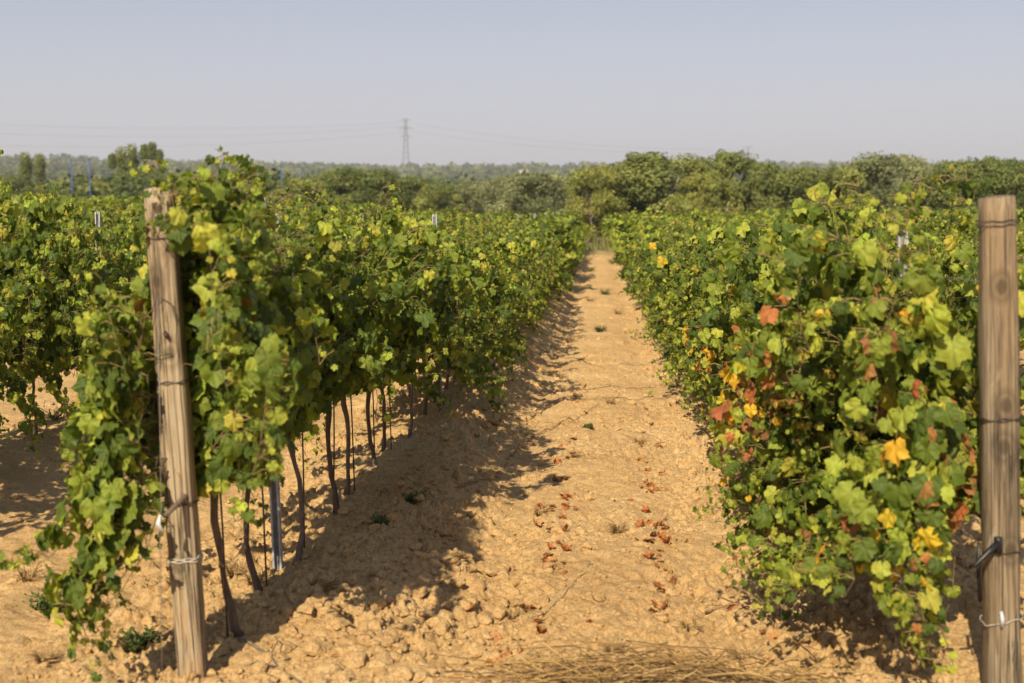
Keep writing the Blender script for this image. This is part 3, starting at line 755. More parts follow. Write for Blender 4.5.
for side, x, who in ((0, XL, 'left'), (1, XR, 'right')):
    k = 0; y = 6.0
    while y < 60:
        if k < 4: lab = f'{ORD[k]} galvanised steel stake behind the wooden post, in the row {who} of the path'
        else: lab = f'galvanised steel stake far down the row {who} of the path'
        hh = 1.82 if side == 0 else 1.66
        steel_post(x + (0 if side == 0 else -.01), y, hh, lab, 'steel stakes in the two rows beside the path', tilt=R(-1.2) if side == 0 else R(-2.5))
        k += 1; y += 6.4
for k, y in enumerate((11.2, 17.6, 24.0, 30.4)):
    steel_post(-4.5, y, 1.82, f'{ORD[k]} steel stake showing its top above the second vine row left of the path', 'steel stakes in the second row on the left', R(1))

# trellis wires
for x, who in ((XL, 'left'), (XR, 'right')):
    for z, nm in ((.62, 'lowest'), (1.05, 'middle'), (1.45, 'upper')):
        b = MB(); pts = []
        y = 4.60
        while y < 60: pts.append((x + (.02 if y > 5 else 0), y, float(gbase(x, y)) + z + .05 - .012 * math.sin((y - 6) / 6.4 * math.pi) ** 2)); y += 1.6
        b.tube(pts, .0014, 4, (.33, .33, .34))
        tag(b.build('trellis_wire', M_WIRE), f'{nm} trellis wire strung along the vine row {who} of the path', 'wire', 'trellis wires')

# slender training rods next to the trunks
rr = random.Random(4)
b = MB(); b.tube([(0, 0, -.1), (.004, 0, .45), (0, .003, .95)], .0045, 6, (.10, .075, .06)); rod = b.mesh('training_rod', M_CANE)
for i in range(8):
    o_ = link_mesh('training_rod', rod, None, (XL + .035, YL[i] + .07, H(XL + .03, YL[i] + .07)))
    o_.rotation_euler = (rr.uniform(-.04, .04), rr.uniform(-.04, .04), 0)
    tag(o_, f'thin dark rod tied beside the {ORD[i]} grapevine trunk left of the path', 'stake', 'training rods')

# ---------------------------------------------------------------- soil clods, stones
rc = np.random.RandomState(8)
def ico(sub):
    import bmesh
    bm = bmesh.new(); bmesh.ops.create_icosphere(bm, subdivisions=sub, radius=1)
    V = np.array([v.co[:] for v in bm.verts]); F = np.array([[v.index for v in f.verts] for f in bm.faces]); bm.free(); return V, F
IV, IF = ico(2)
def scatter_lumps(name, n, samp, rmin, rmax, mat, seed, col=None, flat=.75, sub=(IV, IF), pw=3.2, sink=.42):
    rs = np.random.RandomState(seed); iv, jf = sub; T = []
    for k in range(10):
        d = rs.normal(size=(7, 3)); d /= np.linalg.norm(d, axis=1, keepdims=True); v = iv.copy()
        for dd in d:                                   # chop facets into the lump
            h = v @ dd; lim = rs.uniform(.42, .8); ex = np.clip(h - lim, 0, None); v = v - ex[:, None] * dd * .9
        v *= 1 + .26 * (rs.rand(len(v), 1) - .5); T.append(v)
    x, y = samp(n, rs); n = len(x); z = hfull(x, y)
    r = rmin + (rmax - rmin) * rs.rand(n) ** pw
    AV = []; AF = []
    for i in range(n):
        v = T[rs.randint(10)]; a, b_, c_ = rs.uniform(0, 6.28, 3)
        q = np.array(Euler((a, b_, c_)).to_matrix()); s = np.array([rs.uniform(.8, 1.3), rs.uniform(.8, 1.2), flat]) * r[i]
        AV.append((v @ q.T) * s + np.array([x[i], y[i], z[i] + r[i] * (flat - sink * 1.6)])); AF.append(jf + i * len(iv))
    me = mesh_np(name, np.concatenate(AV), np.concatenate(AF), mat, False)
    return link_mesh(name, me)
def samp_clod(n, rs):
    y = 3.6 + (30 - 3.6) * rs.rand(n) ** 2.6; u = rs.normal(.5, .30, n)
    x = np.where(rs.rand(n) < .62, XL + u, np.where(rs.rand(n) < .55, XR - u, rs.uniform(-1.2, 1.2, n)))
    e = rs.rand(n) < .14; x = np.where(e, -1.7 - rs.rand(n) * 2.6, x)
    e2 = rs.rand(n) < .16; x = np.where(e2, rs.uniform(-1.6, -.2, n), x); y = np.where(e2, 4.2 + 2.2 * rs.rand(n), y)
    return x, y
tag(scatter_lumps('soil_clods', 7000, samp_clod, .008, .050, M_CLOD, 3), 'loose crumbly lumps of dry sandy soil heaped along the vine rows', 'soil', kind='stuff')
IV1, IF1 = ico(1)
def samp_small(n, rs): return rs.uniform(-2.4, 1.9, n), 3.7 + 16 * rs.rand(n) ** 2
tag(scatter_lumps('soil_crumbs', 15000, samp_small, .004, .018, M_CLOD, 5, sub=(IV1, IF1), pw=1.6), 'small dry soil crumbs strewn over the sandy path', 'soil', kind='stuff')
gq = NG('pale_stone'); gq.principled(gq.ramp(gq.noise(gq.n('NewGeometry').outputs['Position'], 9, 3), [(.3, (.34, .29, .23)), (.7, (.55, .48, .38))]), .8, .2)
tag(scatter_lumps('gravel', 130, samp_small, .004, .014, gq.m, 6, sub=(IV1, IF1), pw=2), 'pale pebbles scattered on the sandy soil', 'gravel', kind='stuff')

# ---------------------------------------------------------------- fallen leaves, canes, weeds
rl = random.Random(31)
def dry_leaf_mesh(seed):
    rnd = random.Random(seed); col = rnd.choice([(.52, .19, .07), (.45, .16, .055), (.55, .27, .12), (.34, .14, .06)])
    L = []
    tv, tf, tu = leaf_template(rnd, 'hi'); v = tv.copy(); v[:, 1] -= .42
    cu = rnd.uniform(.6, 1.9) * rnd.choice((1, -.6)); v[:, 2] = v[:, 2] * .6 + cu * (v[:, 0] ** 2 + .6 * v[:, 1] ** 2) * 1.1 * np.where(np.hypot(v[:, 0], v[:, 1]) > 0, 1, 0)
    v += np.random.RandomState(seed).normal(0, .05, v.shape); v[:, 0] *= rnd.uniform(.45, .8)
    return mesh_np('fallen_leaf', v, tf, M_DRYLEAF, True, np.tile(np.array(col, np.float32), (len(v), 1)), tu)
DL = [dry_leaf_mesh(i) for i in range(14)]
spots = [(455 + 0, 0, 0)]
pix = []
for x0, y0, n_ in ((570, 452, 3), (566, 478, 4), (563, 492, 5), (561, 505, 3), (552, 548, 6), (556, 560, 3), (545, 572, 2), (652, 482, 4), (640, 500, 3), (655, 515, 4), (660, 522, 4), (662, 540, 5), (658, 556, 4), (655, 590, 6), (663, 582, 3), (548, 520, 2), (572, 440, 2), (578, 418, 2), (532, 608, 4), (500, 640, 5)):
    for k in range(n_): pix.append((x0 + rl.gauss(0, 8), y0 + rl.gauss(0, 7)))
pix += [(535, 655), (520, 640), (500, 640), (488, 650), (470, 600), (590, 612), (735, 588), (745, 590), (765, 618), (775, 628), (770, 640), (560, 420), (575, 395), (640, 440), (470, 530), (610, 680 - 18), (520, 560), (545, 470), (690, 395), (720, 440)]
for k in range(22): pix.append((582 - (_t := rl.random()) * 38 + rl.gauss(0, 11), 380 + _t * 200)); pix.append((645 + (_u := rl.random()) * 16 + rl.gauss(0, 11), 400 + _u * 170))
for px, py in pix:
    g_ = ground_at(px, py)
    o_ = link_mesh('fallen_leaf', rl.choice(DL), None, g_ + Vector((0, 0, .012)))
    s = rl.uniform(.028, .08); o_.scale = (s, s, s); o_.rotation_euler = (rl.gauss(0, .45), rl.gauss(0, .45), rl.uniform(0, 6.28))
    tag(o_, 'curled rust brown fallen vine leaf lying on the sandy path', 'leaf', 'fallen leaves on the path')

def cane_on_ground(pxs, label, r=.005, col=(.26, .17, .10), forks=2, lift=.012):
    P = [ground_at(a, b_) for a, b_ in pxs]; P = resample(P, .08)
    P = [Vector((p.x, p.y + rl.gauss(0, .008), H(p.x, p.y) + lift + abs(rl.gauss(0, .006)))) for p in P]
    b = MB(); b.tube(P, [r * (1 - .5 * i / len(P)) for i in range(len(P))], 6, col)
    for _ in range(forks):
        i = rl.randrange(1, max(2, len(P) - 2)); q = P[i]; a = rl.uniform(0, 6.28)
        b.tube([q, q + Vector((math.cos(a) * .08, math.sin(a) * .08, .03)), q + Vector((math.cos(a + .3) * .17, math.sin(a + .3) * .17, .015))], [r * .6, r * .5, r * .3], 5, col)
    tag(b.build('dry_cane', M_DRY), label, 'cane')
cane_on_ground([(525, 415), (560, 397), (600, 400), (650, 393), (680, 396)], 'long thin dry vine cane lying right across the middle of the path')
cane_on_ground([(655, 432), (690, 430), (715, 425), (742, 405)], 'bent dry cane on the soil beside the sunlit vine row')
cane_on_ground([(520, 440), (560, 420), (600, 403)], 'dry cane slanting across the path near the shadow edge')
cane_on_ground([(570, 388), (620, 385), (690, 380)], 'faint thin dry cane across the path behind the longest one')
cane_on_ground([(500, 345), (560, 352), (600, 362), (650, 358)], 'thin dry cane farther up the path, half in shadow')
cane_on_ground([(455, 500), (500, 470), (520, 440)], 'dry cane lying in the shadow of the left vine row')
cane_on_ground([(705, 590), (735, 588), (752, 594)], 'short forked dry twig on the sand below the low green shoots')
cane_on_ground([(520, 612), (560, 590), (590, 560)], 'pale straw stalk on the sand left of the reddish leaves', .003, (.5, .4, .22))
cane_on_ground([(855, 625), (890, 640), (905, 650), (930, 655)], 'dark dry twig on the soil beside the right wooden post')
cane_on_ground([(236, 640), (270, 655), (300, 680)], 'grey dry twig among the clods right of the leaning post', .006, (.2, .16, .12))

# heap of dry prunings in the near foreground
b = MB(); rh = random.Random(12)
for k in range(420):
    px = rh.gauss(660, 75); px = min(max(px, 455), 840); py = 683 - abs(rh.gauss(0, 1)) * 18 + 10
    c = ground_at(min(px, 840), min(max(py, 640), 700)); a = rh.gauss(0, .35); L = rh.choice((rh.uniform(.04, .14), rh.uniform(.10, .34)))
    dx, dy = math.cos(a) * L, math.sin(a) * L; z = abs(rh.gauss(0, .03)) + .01
    col = rh.choice([(.42, .27, .10), (.34, .21, .08), (.22, .14, .06), (.54, .38, .16), (.16, .10, .05)])
    P = [c + Vector((-dx, -dy, z)), c + Vector((-dx * .3, -dy * .3 + rh.gauss(0, .02), z + abs(rh.gauss(0, .025)))), c + Vector((dx * .4, dy * .4 + rh.gauss(0, .02), z + abs(rh.gauss(0, .02)))), c + Vector((dx, dy, z * .5))]
    b.tube(resample(P, .06), rh.uniform(.0010, .0030), 4, col)
tag(b.build('dry_prunings', M_DRY), 'tangled straw brown dry stems lying across the near end of the path', 'prunings', kind='stuff')

def weed(px, py, size, dry, label, n=80, name=None):
    g_ = ground_at(px, py); rnd = random.Random(int(px * 7 + py)); b = MB()
    for _ in range(n):
        a = rnd.uniform(0, 6.28); L = size * rnd.uniform(.5, 1.1); up = rnd.uniform(.2, 1.0)
        P = [Vector((math.cos(a) * .02, math.sin(a) * .02, -.01)), Vector((math.cos(a) * L * .4, math.sin(a) * L * .4, L * up * .6)), Vector((math.cos(a + .4) * L * .8, math.sin(a + .4) * L * .8, L * up * .75))]
        col = rnd.choice([(.40, .27, .12), (.28, .18, .08), (.48, .34, .16)]) if dry else rnd.choice([(.10, .14, .03), (.14, .17, .05), (.08, .11, .03)])
        b.tube(P, [.0022, .0016, .0008], 4, col)
        if not dry:
            for q in range(5):
                c0 = P[1].lerp(P[2], q / 4); dd = Vector((rnd.gauss(0, 1), rnd.gauss(0, 1), rnd.gauss(.4, .5))).normalized() * .022; e_ = Vector((dd.y, -dd.x, 0)).normalized() * .007
                b.poly([c0, c0 + dd * .5 + e_, c0 + dd, c0 + dd * .5 - e_], col)
    tag(b.build(name or ('dry_weed' if dry else 'green_weed'), M_DRY if dry else M_WEED, None, g_), label, 'weed')
weed(640, 436, .11, True, 'round dry brown weed tuft in the middle of the path')
weed(540, 508, .09, True, 'dry tuft at the edge of the left row shadow')
weed(618, 528, .11, True, 'sparse greyish dry weed between the two lines of fallen leaves')
weed(745, 640, .12, True, 'dry brittle weed left of the right wooden post, beside red leaves')
weed(612, 640, .10, True, 'dry weed tuft just behind the straw brown prunings')
weed(480, 300, .2, True, 'dry tuft beneath the far end of the left vine row')
weed(605, 293, .22, False, 'green weed tuft far up the path centre')
weed(618, 312, .2, True, 'dry yellowish weed far up the path')
weed(600, 330, .16, False, 'small green weed on the path before the far shadow')
weed(415, 520, .09, False, 'small green weed in the shade of the left row')
weed(385, 548, .09, False, 'green weed cluster at the foot of the third trunk, in shade')
weed(50, 600, .12, False, 'grey green weed at the left edge below the hanging shoots')
weed(140, 640, .12, False, 'grey green weed left of the foot of the leaning post')
weed(235, 575, .12, True, 'dry spindly weed right of the leaning post')
weed(588, 425, .06, False, 'tiny green seedling in the middle of the path')
weed(672, 352, .12, False, 'leafy green sprig at the edge of the sunlit row, upper one')
for px, py, sz, dr, lab in ((660, 320, .2, False, 'green weed patch by the sunlit row, farther one'), (668, 345, .16, False, 'green weed patch by the sunlit row, nearer one'), (590, 300, .2, True, 'dry straw patch beside the green tuft up the path'), (570, 340, .16, True, 'dry weed at the shadow edge far up the path'),
        (28, 575, .12, True, 'dry straw tuft at the left picture edge among clods'), (45, 655, .10, True, 'small dry tuft at the lower left corner'), (330, 600, .07, True, 'dry tuft among the big clods right of the leaning post'), (560, 375, .12, True, 'brown weed tuft by the long dry cane, far side'),
        (700, 470, .08, True, 'dry tuft near the sunlit row, beside its low leaves'), (575, 455, .07, True, 'small dry weed at the top of the reddish litter line'), (610, 402, .10, True, 'flattened dry weed along the long dry cane'), (512, 600, .07, True, 'dry tuft near the pale straw stalk'), (690, 610, .08, True, 'dry tuft between the twig and the prunings'), (255, 590, .12, True, 'dry weed between the first and second trunks'),
        (460, 560, .06, True, 'tiny dry weed at the lower edge of the row shadow'), (590, 270, .28, False, 'green tuft at the far end of the path'), (612, 262, .3, False, 'green clump where the path meets the grass')):
    weed(px, py, sz, dr, lab)
def sprig(px, py, s, label, seed, n=3):
    g_ = ground_at(px, py); rnd = random.Random(seed); L = []; b = MB()
    for k in range(n):
        a = rnd.uniform(0, 6.28); pts = resample([(0, 0, 0), (math.cos(a) * s * .5, math.sin(a) * s * .4, s * .4), (math.cos(a) * s, math.sin(a) * s * .6, s * .35)], .05)
        leaves_along(rnd, pts, .07, 0, .1, L, None, .4); b.tube(pts, .003, 4, (.15, .17, .05))
    e = empty('vine_sucker', g_); link_mesh('foliage', foliage_mesh('foliage', L, 'hi', M_LEAF, seed), e); b.build('stems', M_CANE, e)
    tag(e, label, 'vine shoot', 'green suckers on the soil')
sprig(675, 385, .24, 'green vine sucker standing on the sand at the edge of the sunlit row', 1, 5)
sprig(645, 392, .10, 'tiny two-leaved vine sucker on the sand left of a larger one', 2, 1)
sprig(780, 606, .10, 'small pair of vine leaves low over the sand before the right row', 3, 2)
sprig(478, 395, .14, 'green sucker in the shade at the foot of the left row', 4, 2)
sprig(640, 335, .28, 'leafy sucker spreading from the right row into the far path', 5, 5)
sprig(800, 690, .12, 'green sprig poking up at the bottom picture edge', 6, 2)
sprig(60, 425, .35, 'leafy sucker on the ground below the second row at the left edge', 7, 5)

# ---------------------------------------------------------------- trees
def tree_meshes(seed, h, w_, kind='broad', nleaf=6500, col=((.045, .062, .018), (.075, .090, .025), (.11, .12, .035)), ls=.135, trunk_h=.28, bark=(.22, .18, .14), clumps=34):
    rnd = random.Random(seed); rs = np.random.RandomState(seed); tb = MB(); C = []
    base_z = h * trunk_h
    tb.tube([(0, 0, -.5), (rnd.uniform(-.1, .1), 0, base_z * .6), (rnd.uniform(-.2, .2), rnd.uniform(-.2, .2), h * .62)], [.035 * h, .026 * h, .010 * h], 8, bark)
    for k in range(clumps):
        if kind == 'broad':
            a = rnd.uniform(0, 6.28); t = rnd.random() ** .8; zz = base_z * .6 + (h - base_z * .6) * t
            rad = w_ / 2 * math.sqrt(max(.03, 1 - ((t - .42) / .62) ** 2)) * rnd.uniform(.35, .95)
            cr = h * rnd.uniform(.085, .17)
            zz = min(zz, h - cr * .8)
        elif kind == 'poplar':
            a = rnd.uniform(0, 6.28); t = rnd.random(); zz = h * (.08 + .90 * t)
            rad = w_ / 2 * rnd.uniform(0, .75) * (1 - .7 * max(0, t - .55) / .45); cr = h * rnd.uniform(.05, .09)
        c = Vector((math.cos(a) * rad, math.sin(a) * rad, zz)); C.append((c, cr))
        if k % 2 == 0:
            st = Vector((0, 0, max(base_z * .5, min(zz * .55, h * .5))))
            mid = st.lerp(c, .5) + Vector((rnd.uniform(-.2, .2), rnd.uniform(-.2, .2), -.05 * h))
            tb.tube([st, mid, c], [.012 * h, .009 * h, .004 * h], 5, bark)
    per = nleaf // clumps; P = []; N = []; CC = []
    for c, cr in C:
        d = rs.normal(size=(per, 3)); d /= np.linalg.norm(d, axis=1, keepdims=True)
        lump = 1 + .35 * np.sin(d[:, :1] * 5 + c.x * 3) * np.cos(d[:, 2:] * 4 + c.y)
        rr_ = cr * lump * (.45 + .65 * rs.rand(per, 1) ** .6)
        p = np.array(c[:]) + d * rr_ * np.array([1.15, 1.15, .8])
        P.append(p); N.append(d * .8 + rs.normal(size=(per, 3)) * .6 + np.array([0, 0, .25]))
        base = np.array(rnd.choice(col)) * rnd.uniform(.8, 1.2); CC.append(base * rs.uniform(.75, 1.25, (per, 1)))
    P = np.concatenate(P); N = np.concatenate(N); CC = np.concatenate(CC); n = len(P)
    N /= np.linalg.norm(N, axis=1, keepdims=True); T = np.cross(N, rs.normal(size=(n, 3))); T /= np.linalg.norm(T, axis=1, keepdims=True); B = np.cross(N, T)
    S = ls * rs.uniform(.6, 1.3, (n, 1))
    V = np.stack([P - T * S, P + B * S * .55, P + T * S, P - B * S * .55], 1).reshape(-1, 3)
    F = np.arange(4 * n).reshape(n, 4)
    return tb.mesh('trunk', M_TBARK), mesh_np('crown', V, F, M_TREE, False, np.repeat(CC, 4, 0)), float(np.percentile(V[:, 2], 99.7))

OL = ((.20, .22, .065), (.26, .27, .08), (.15, .175, .055)); DK = ((.13, .165, .05), (.17, .20, .06), (.21, .225, .07)); YG = ((.25, .265, .065), (.21, .23, .065), (.31, .30, .075)); GR = ((.22, .235, .12), (.28, .285, .14), (.18, .20, .095))
TB = {'olive': [tree_meshes(1, 7, 8, col=OL, nleaf=19000), tree_meshes(2, 7, 7, col=OL, nleaf=17000)],
      'dark': [tree_meshes(3, 7, 7.5, col=DK, nleaf=19000), tree_meshes(4, 7, 6.5, col=DK, nleaf=17000)],
      'yellow': [tree_meshes(5, 7, 7, col=YG, nleaf=15000)], 'grey': [tree_meshes(6, 7, 7.5, col=GR, nleaf=17000), tree_meshes(9, 7, 6, col=GR, nleaf=15000)],
      'big': [tree_meshes(7, 8, 9, col=OL + (YG[1],), nleaf=26000, clumps=30, bark=(.42, .38, .33)), tree_meshes(8, 8, 8.5, col=OL + (DK[2],), nleaf=26000, clumps=32, bark=(.42, .38, .33))],
      'poplar': [tree_meshes(20, 10, 2.6, 'poplar', 9000, DK, .15, .1), tree_meshes(21, 10, 2.2, 'poplar', 9000, DK, .15, .1)]}
rt = random.Random(55)
def tree(kind, px, top_py, Y, wpx, label, group, sub=None):
    """stand a tree on the land so that its top is seen at (px, top_py) from the camera"""
    p = at(px, top_py, Y); gz_ = float(gbase(p.x, Y)) - .2; ht = max(p.z - gz_, 1.5)
    ref = 10 if kind == 'poplar' else (8 if kind == 'big' else 7)
    ms = TB[kind][sub if sub is not None else rt.randrange(len(TB[kind]))]
    rw = {'poplar': 2.4, 'big': 8.7}.get(kind, 7.0)
    e = empty(kind_name[kind], (p.x, Y, gz_), rt.uniform(0, 6.28)); sz = ht / ms[2]; sx = wpx * Y / FPX / rw
    e.scale = (sx, sx, sz)
    link_mesh('trunk', ms[0], e); link_mesh('crown', ms[1], e); tag(e, label, 'tree', group)
kind_name = {'olive': 'broadleaf_tree', 'dark': 'broadleaf_tree', 'yellow': 'broadleaf_tree', 'grey': 'broadleaf_tree', 'big': 'spreading_tree', 'poplar': 'poplar_tree'}
G1 = 'trees standing past the far end of the rows'
tree('big', 660, 154, 92, 150, 'largest spreading tree past the end of the path, with pale bare limbs showing', G1, 0)
tree('big', 728, 153, 98, 112, 'rounded olive green tree right of the largest spreading tree', G1, 1)
tree('yellow', 592, 167, 88, 64, 'yellowish tree at the very end of the sandy path', G1, 0)
tree('olive', 625, 164, 95, 70, 'olive green tree between the yellowish tree and the largest spreading tree', G1, 0)
tree('yellow', 705, 172, 86, 60, 'lower yellow green tree in front of the rounded olive tree', G1, 0)
tree('grey', 535, 173, 110, 78, 'grey green tree left of the yellowish tree at the path end', G1, 0)
tree('grey', 500, 178, 120, 50, 'small grey green tree left of the larger grey green one', G1, 1)
tree('dark', 765, 164, 96, 44, 'narrow dark tree closing the right side of the big clump', G1, 0)
tree('olive', 800, 168, 95, 70, 'low olive tree in the dip right of the big clump', G1, 1)
tree('olive', 838, 167, 92, 60, 'low olive tree just left of the pale tall crown', G1, 0)
tree('grey', 885, 155, 96, 90, 'tall pale grey green tree above the right vine row', G1, 0)
tree('grey', 918, 161, 90, 50, 'grey green tree right of the tall pale one', G1, 1)
tree('dark', 955, 162, 88, 70, 'dark green tree left of the upright wooden post top', G1, 0)
tree('dark', 985, 158, 90, 70, 'dark green dense tree directly behind the upright wooden post top', G1, 1)
tree('dark', 1020, 160, 90, 70, 'dark green tree at the right picture edge', G1, 0)
tree('dark', 1050, 164, 92, 70, 'dark green tree cut by the right picture edge', G1, 1)
G2 = 'dark bushy trees beyond the left rows'
for i, (px, py, Y, wp) in enumerate([(262, 180, 120, 56), (300, 178, 115, 60), (330, 172, 125, 60), (352, 168, 118, 66), (385, 170, 120, 62), (412, 178, 122, 48), (440, 184, 116, 50), (468, 182, 130, 52)]):
    tree(('olive', 'olive', 'dark', 'dark', 'dark', 'olive', 'olive', 'grey')[i], px, py, Y, wp, f'{ORD[i]} bushy tree from the left in the clump beyond the left rows', G2)
G3 = 'poplars at the left'
for i, (px, py, wp) in enumerate([(113, 154, 13), (122, 148, 14), (132, 145, 14), (144, 145, 13), (152, 143, 13), (159, 150, 11)]):
    tree('poplar', px, py, 190, wp, f'{ORD[i]} slim poplar from the left in the tall group behind the leaning post', G3)
for i, (px, py, wp) in enumerate([(25, 153, 14), (39, 155, 12)]):
    tree('poplar', px, py, 190, wp, ('first', 'second')[i] + ' narrow tree of the pair near the left picture edge', 'pair of narrow trees')
G4 = 'low bushy trees beneath the poplars'
for i, (px, py, Y, wp) in enumerate([(60, 182, 170, 40), (92, 180, 160, 40), (128, 174, 165, 50), (165, 176, 160, 44), (205, 178, 150, 46), (10, 176, 160, 44), (235, 180, 150, 40)]):
    tree(('olive', 'yellow', 'dark', 'dark', 'olive', 'dark', 'olive')[i], px, py, Y, wp, ['low olive tree right of the narrow pair', 'yellowish low tree left of the poplars', 'dark rounded tree at the foot of the poplars', 'dark low tree behind the leaning post top', 'low olive tree behind the raised vine shoots', 'low dark tree at the left picture edge', 'low olive tree right of the raised vine shoots'][i], G4)

# far-off woods: one mass of crowns over valley and hills
rs = np.random.RandomState(4); N = 7500
yy = 150 * (2300 / 150) ** (rs.rand(N) ** .8); xx = (rs.uniform(-.62, .50, N)) * yy
AV = []; AC = []
zz = gbase(xx, yy)
pal = np.array([(.085, .115, .035), (.115, .14, .042), (.15, .17, .055), (.20, .20, .07), (.07, .10, .032)])
for i in range(N):
    Rr = rs.uniform(2.0, 3.9) * (1 + yy[i] / 1500); m = 170 if yy[i] < 330 else (60 if yy[i] < 650 else 22)
    d = rs.normal(size=(m, 3)); d[:, 2] = np.abs(d[:, 2]) * 1.0 - .15; d /= np.linalg.norm(d, axis=1, keepdims=True)
    p = np.array([xx[i], yy[i], zz[i] + Rr * rs.uniform(.4, .8)]) + d * Rr * rs.uniform(.7, 1.08, (m, 1))
    n_ = d + rs.normal(size=(m, 3)) * .45; n_ /= np.linalg.norm(n_, axis=1, keepdims=True)
    t_ = np.cross(n_, rs.normal(size=(m, 3))); t_ /= np.linalg.norm(t_, axis=1, keepdims=True); b_ = np.cross(n_, t_)
    s = Rr * {170: .11, 60: .20, 22: .40}[m] * rs.uniform(.7, 1.3, (m, 1))
    AV.append(np.stack([p - t_ * s, p + b_ * s * .7, p + t_ * s, p - b_ * s * .7], 1).reshape(-1, 3))
    AC.append(np.repeat(pal[rs.randint(5)] * rs.uniform(.8, 1.2, (m, 1)), 4, 0))
AV = np.concatenate(AV); AC = np.concatenate(AC)
tag(link_mesh('woods', mesh_np('woods', AV, np.arange(len(AV)).reshape(-1, 4), M_TREE, False, AC)), 'far-off woods covering the valley and low hills under the haze', 'woods', kind='stuff')

# undergrowth at the end of the rows
rs = np.random.RandomState(14); N = 9000
gx = rs.uniform(-34, 34, N); gy = 61.5 + 32 * rs.rand(N) ** 1.2; gzv = hfull(gx, gy); hgt = rs.uniform(.08, .35, N) * (1 + 2.2 * (vnoise(gx * .5, gy * .5, 8) > .55))
an = rs.uniform(0, 6.28, N); w2 = .05; c, s = np.cos(an) * w2, np.sin(an) * w2; lx = rs.normal(0, .1, N); ly = rs.normal(0, .1, N)
V = np.stack([np.stack([gx - c, gy - s, gzv], -1), np.stack([gx + c, gy + s, gzv], -1), np.stack([gx + lx, gy + ly, gzv + hgt], -1)], 1).reshape(-1, 3)
CC = np.repeat(np.array([(.10, .12, .03), (.16, .16, .05), (.26, .22, .09)])[rs.randint(3, size=N)], 3, 0)
tag(link_mesh('undergrowth', mesh_np('undergrowth', V, np.arange(3 * N).reshape(-1, 3), M_WEED, False, CC)), 'rough grass and weeds between the row ends and the trees', 'grass', kind='stuff')

# ---------------------------------------------------------------- far things: masts, pylon, cables, buildings
for i, (px, t_, lab) in enumerate([(71, 159, 'blue mast nearest the left edge, above the vines'), (89, 159, 'blue mast just left of the poplars'), (281, 166, 'blue mast right of the raised vine shoots, left one of two'), (300, 167, 'paler blue mast at the left end of the dark bushy trees')]):
    Y = 135; p = at(px, t_, Y); z0 = float(gbase(p.x, Y)); b = MB(); h_ = p.z - z0
    e = empty('blue_mast', (p.x, Y, z0)); c_ = (.06, .11, .30) if i < 3 else (.12, .18, .28)
    b.tube([(0, 0, -.3), (0, 0, h_)], [.085, .06], 8, c_); b.build('mast_pole', M_BLUE, e)
    b = MB(); b.box((0, 0, h_ - .05), .30, .12, .10, c_); b.box((0, 0, h_ - .9), .24, .10, .08, c_); b.build('bracket', M_BLUE, e)
    tag(e, lab, 'mast', 'blue masts')

def lattice(px, top, Y, wbase, label, arms, col=(.30, .30, .33), r=.13):
    p = at(px, top, Y); z0 = float(gbase(p.x, Y)); h_ = p.z - z0; e = empty('power_pylon', (p.x, Y, z0)); b = MB()
    def wd(t): return wbase / 2 * (1 - t) ** 1.4 + .7
    n = 12
    for sx, sy in ((-1, -1), (1, -1), (1, 1), (-1, 1)):
        b.tube([(sx * wd(i / n), sy * wd(i / n), h_ * i / n) for i in range(n + 1)], r, 4, col)
    for i in range(n):
        a0, a1 = wd(i / n), wd((i + 1) / n); z0_, z1_ = h_ * i / n, h_ * (i + 1) / n
        for sy in (-1, 1):
            b.tube([(-a0, sy * a0, z0_), (a1, sy * a1, z1_)], r * .6, 3, col); b.tube([(a0, sy * a0, z0_), (-a1, sy * a1, z1_)], r * .6, 3, col)
            b.tube([(sy * a0, -a0, z0_), (sy * a1, a1, z1_)], r * .6, 3, col)
    b.build('lattice_tower', M_GALV, e); b = MB()
    for zt, w_ in arms:
        b.tube([(-w_, 0, h_ * zt), (0, 0, h_ * zt + 1.2), (w_, 0, h_ * zt)], r * .8, 4, col); b.tube([(-w_, 0, h_ * zt), (w_, 0, h_ * zt)], r * .8, 4, col)
    b.build('cross_arms', M_GALV, e); tag(e, label, 'pylon'); return e, h_
lattice(405.5, 118, 900, 6, 'tall faint lattice power pylon rising over the far woods', [(.97, 4), (.86, 5), (.75, 4)])
lattice(748, 147, 1000, 5, 'faint distant pylon whose top shows above the largest trees', [(.99, 4)], r=.12)
def cable(p, q, sag, label):
    p = Vector(p); q = Vector(q); b = MB()
    b.tube([p.lerp(q, t / 40) - Vector((0, 0, sag * 4 * (t / 40) * (1 - t / 40))) for t in range(41)], .045, 4, (.22, .22, .24))
    tag(b.build('power_cable', M_WIRE), label, 'cable', 'power cables')
pyl = lambda y_: at(405.5, y_, 900)
cable(at(-60, 122, 700), pyl(122), 4, 'topmost power cable running left from the tall pylon')
cable(at(-60, 131, 700), pyl(126), 5, 'second power cable running left from the tall pylon')
cable(at(-60, 144, 700), pyl(132), 5, 'lowest power cable running left from the tall pylon')
cable(pyl(122), at(748, 149, 1000), 6, 'upper power cable between the tall pylon and the distant one')
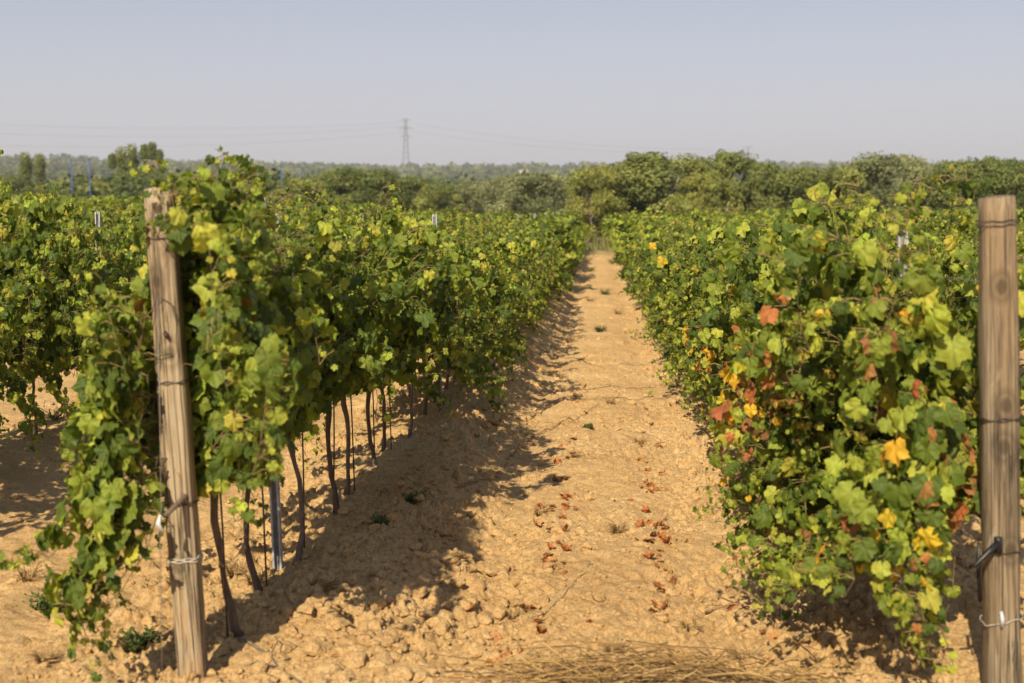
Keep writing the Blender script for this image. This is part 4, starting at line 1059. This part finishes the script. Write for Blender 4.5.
cable(pyl(130), at(748, 152, 1000), 6, 'lower power cable between the tall pylon and the distant one')
# pale bare slope and small buildings on the skyline
X0 = at(28, 160, 1500).x; X1 = at(104, 160, 1500).x; V = []; F = []
nn = 30
for i in range(nn + 1):
    t = i / nn; x = X0 + (X1 - X0) * t; zt = at(60, 162, 1500).z + 2.2 * math.sin(t * 7) - 3 * abs(t - .35) ** 1.5 * 3
    V += [(x, 1490, zt - 9), (x, 1500, zt), (x, 1560, zt - 7)]
for i in range(nn):
    for k in (0, 1): F.append((i * 3 + k, i * 3 + 3 + k, i * 3 + 4 + k, i * 3 + 1 + k))
gs = NG('bare_slope'); gs.principled(gs.ramp(gs.noise(gs.n('NewGeometry').outputs['Position'], .08, 4), [(.3, (.16, .16, .09)), (.7, (.36, .33, .24))]), .9, .1)
tag(link_mesh('bare_hill', mesh_np('bare_hill', V, F, gs.m)), kind='structure')
for i, (px, py, Y, w_, h_, lab) in enumerate([(524, 170, 1250, 9, 5, 'tiny white building on the far wooded skyline'), (18, 164, 1480, 6, 6, 'tiny pale tower block on the skyline at the left edge'), (49, 162, 1480, 9, 3, 'tiny pale shed on top of the bare slope')]):
    p = at(px, py, Y); e = empty('far_building', (p.x, Y, p.z - h_ - 3)); b = MB()
    b.box((0, 0, (h_ + 3) / 2), w_, 8, h_ + 3, (.50, .47, .42)); b.build('wall', M_PLASTER, e)
    b = MB(); b.box((0, 0, h_ + 3.15), w_ + .6, 8.6, .3, (.45, .32, .25)); b.build('roof', M_PLASTER, e); tag(e, lab, 'building')

# ---------------------------------------------------------------- haze
b = MB(); b.box((0, 1270, 18), 5600, 2700, 90)
g = NG('haze_air'); pv = g.n('VolumePrincipled'); pv.inputs['Color'].default_value = (.97, .97, 1.0, 1); pv.inputs['Density'].default_value = .00022
pv.inputs['Anisotropy'].default_value = .1
g.l(pv.outputs[0], g.out.inputs['Volume'])
hz = b.build('haze', g.m, smooth=False); tag(hz, 'pale haze hanging over the vineyard and hills', 'haze', kind='stuff')
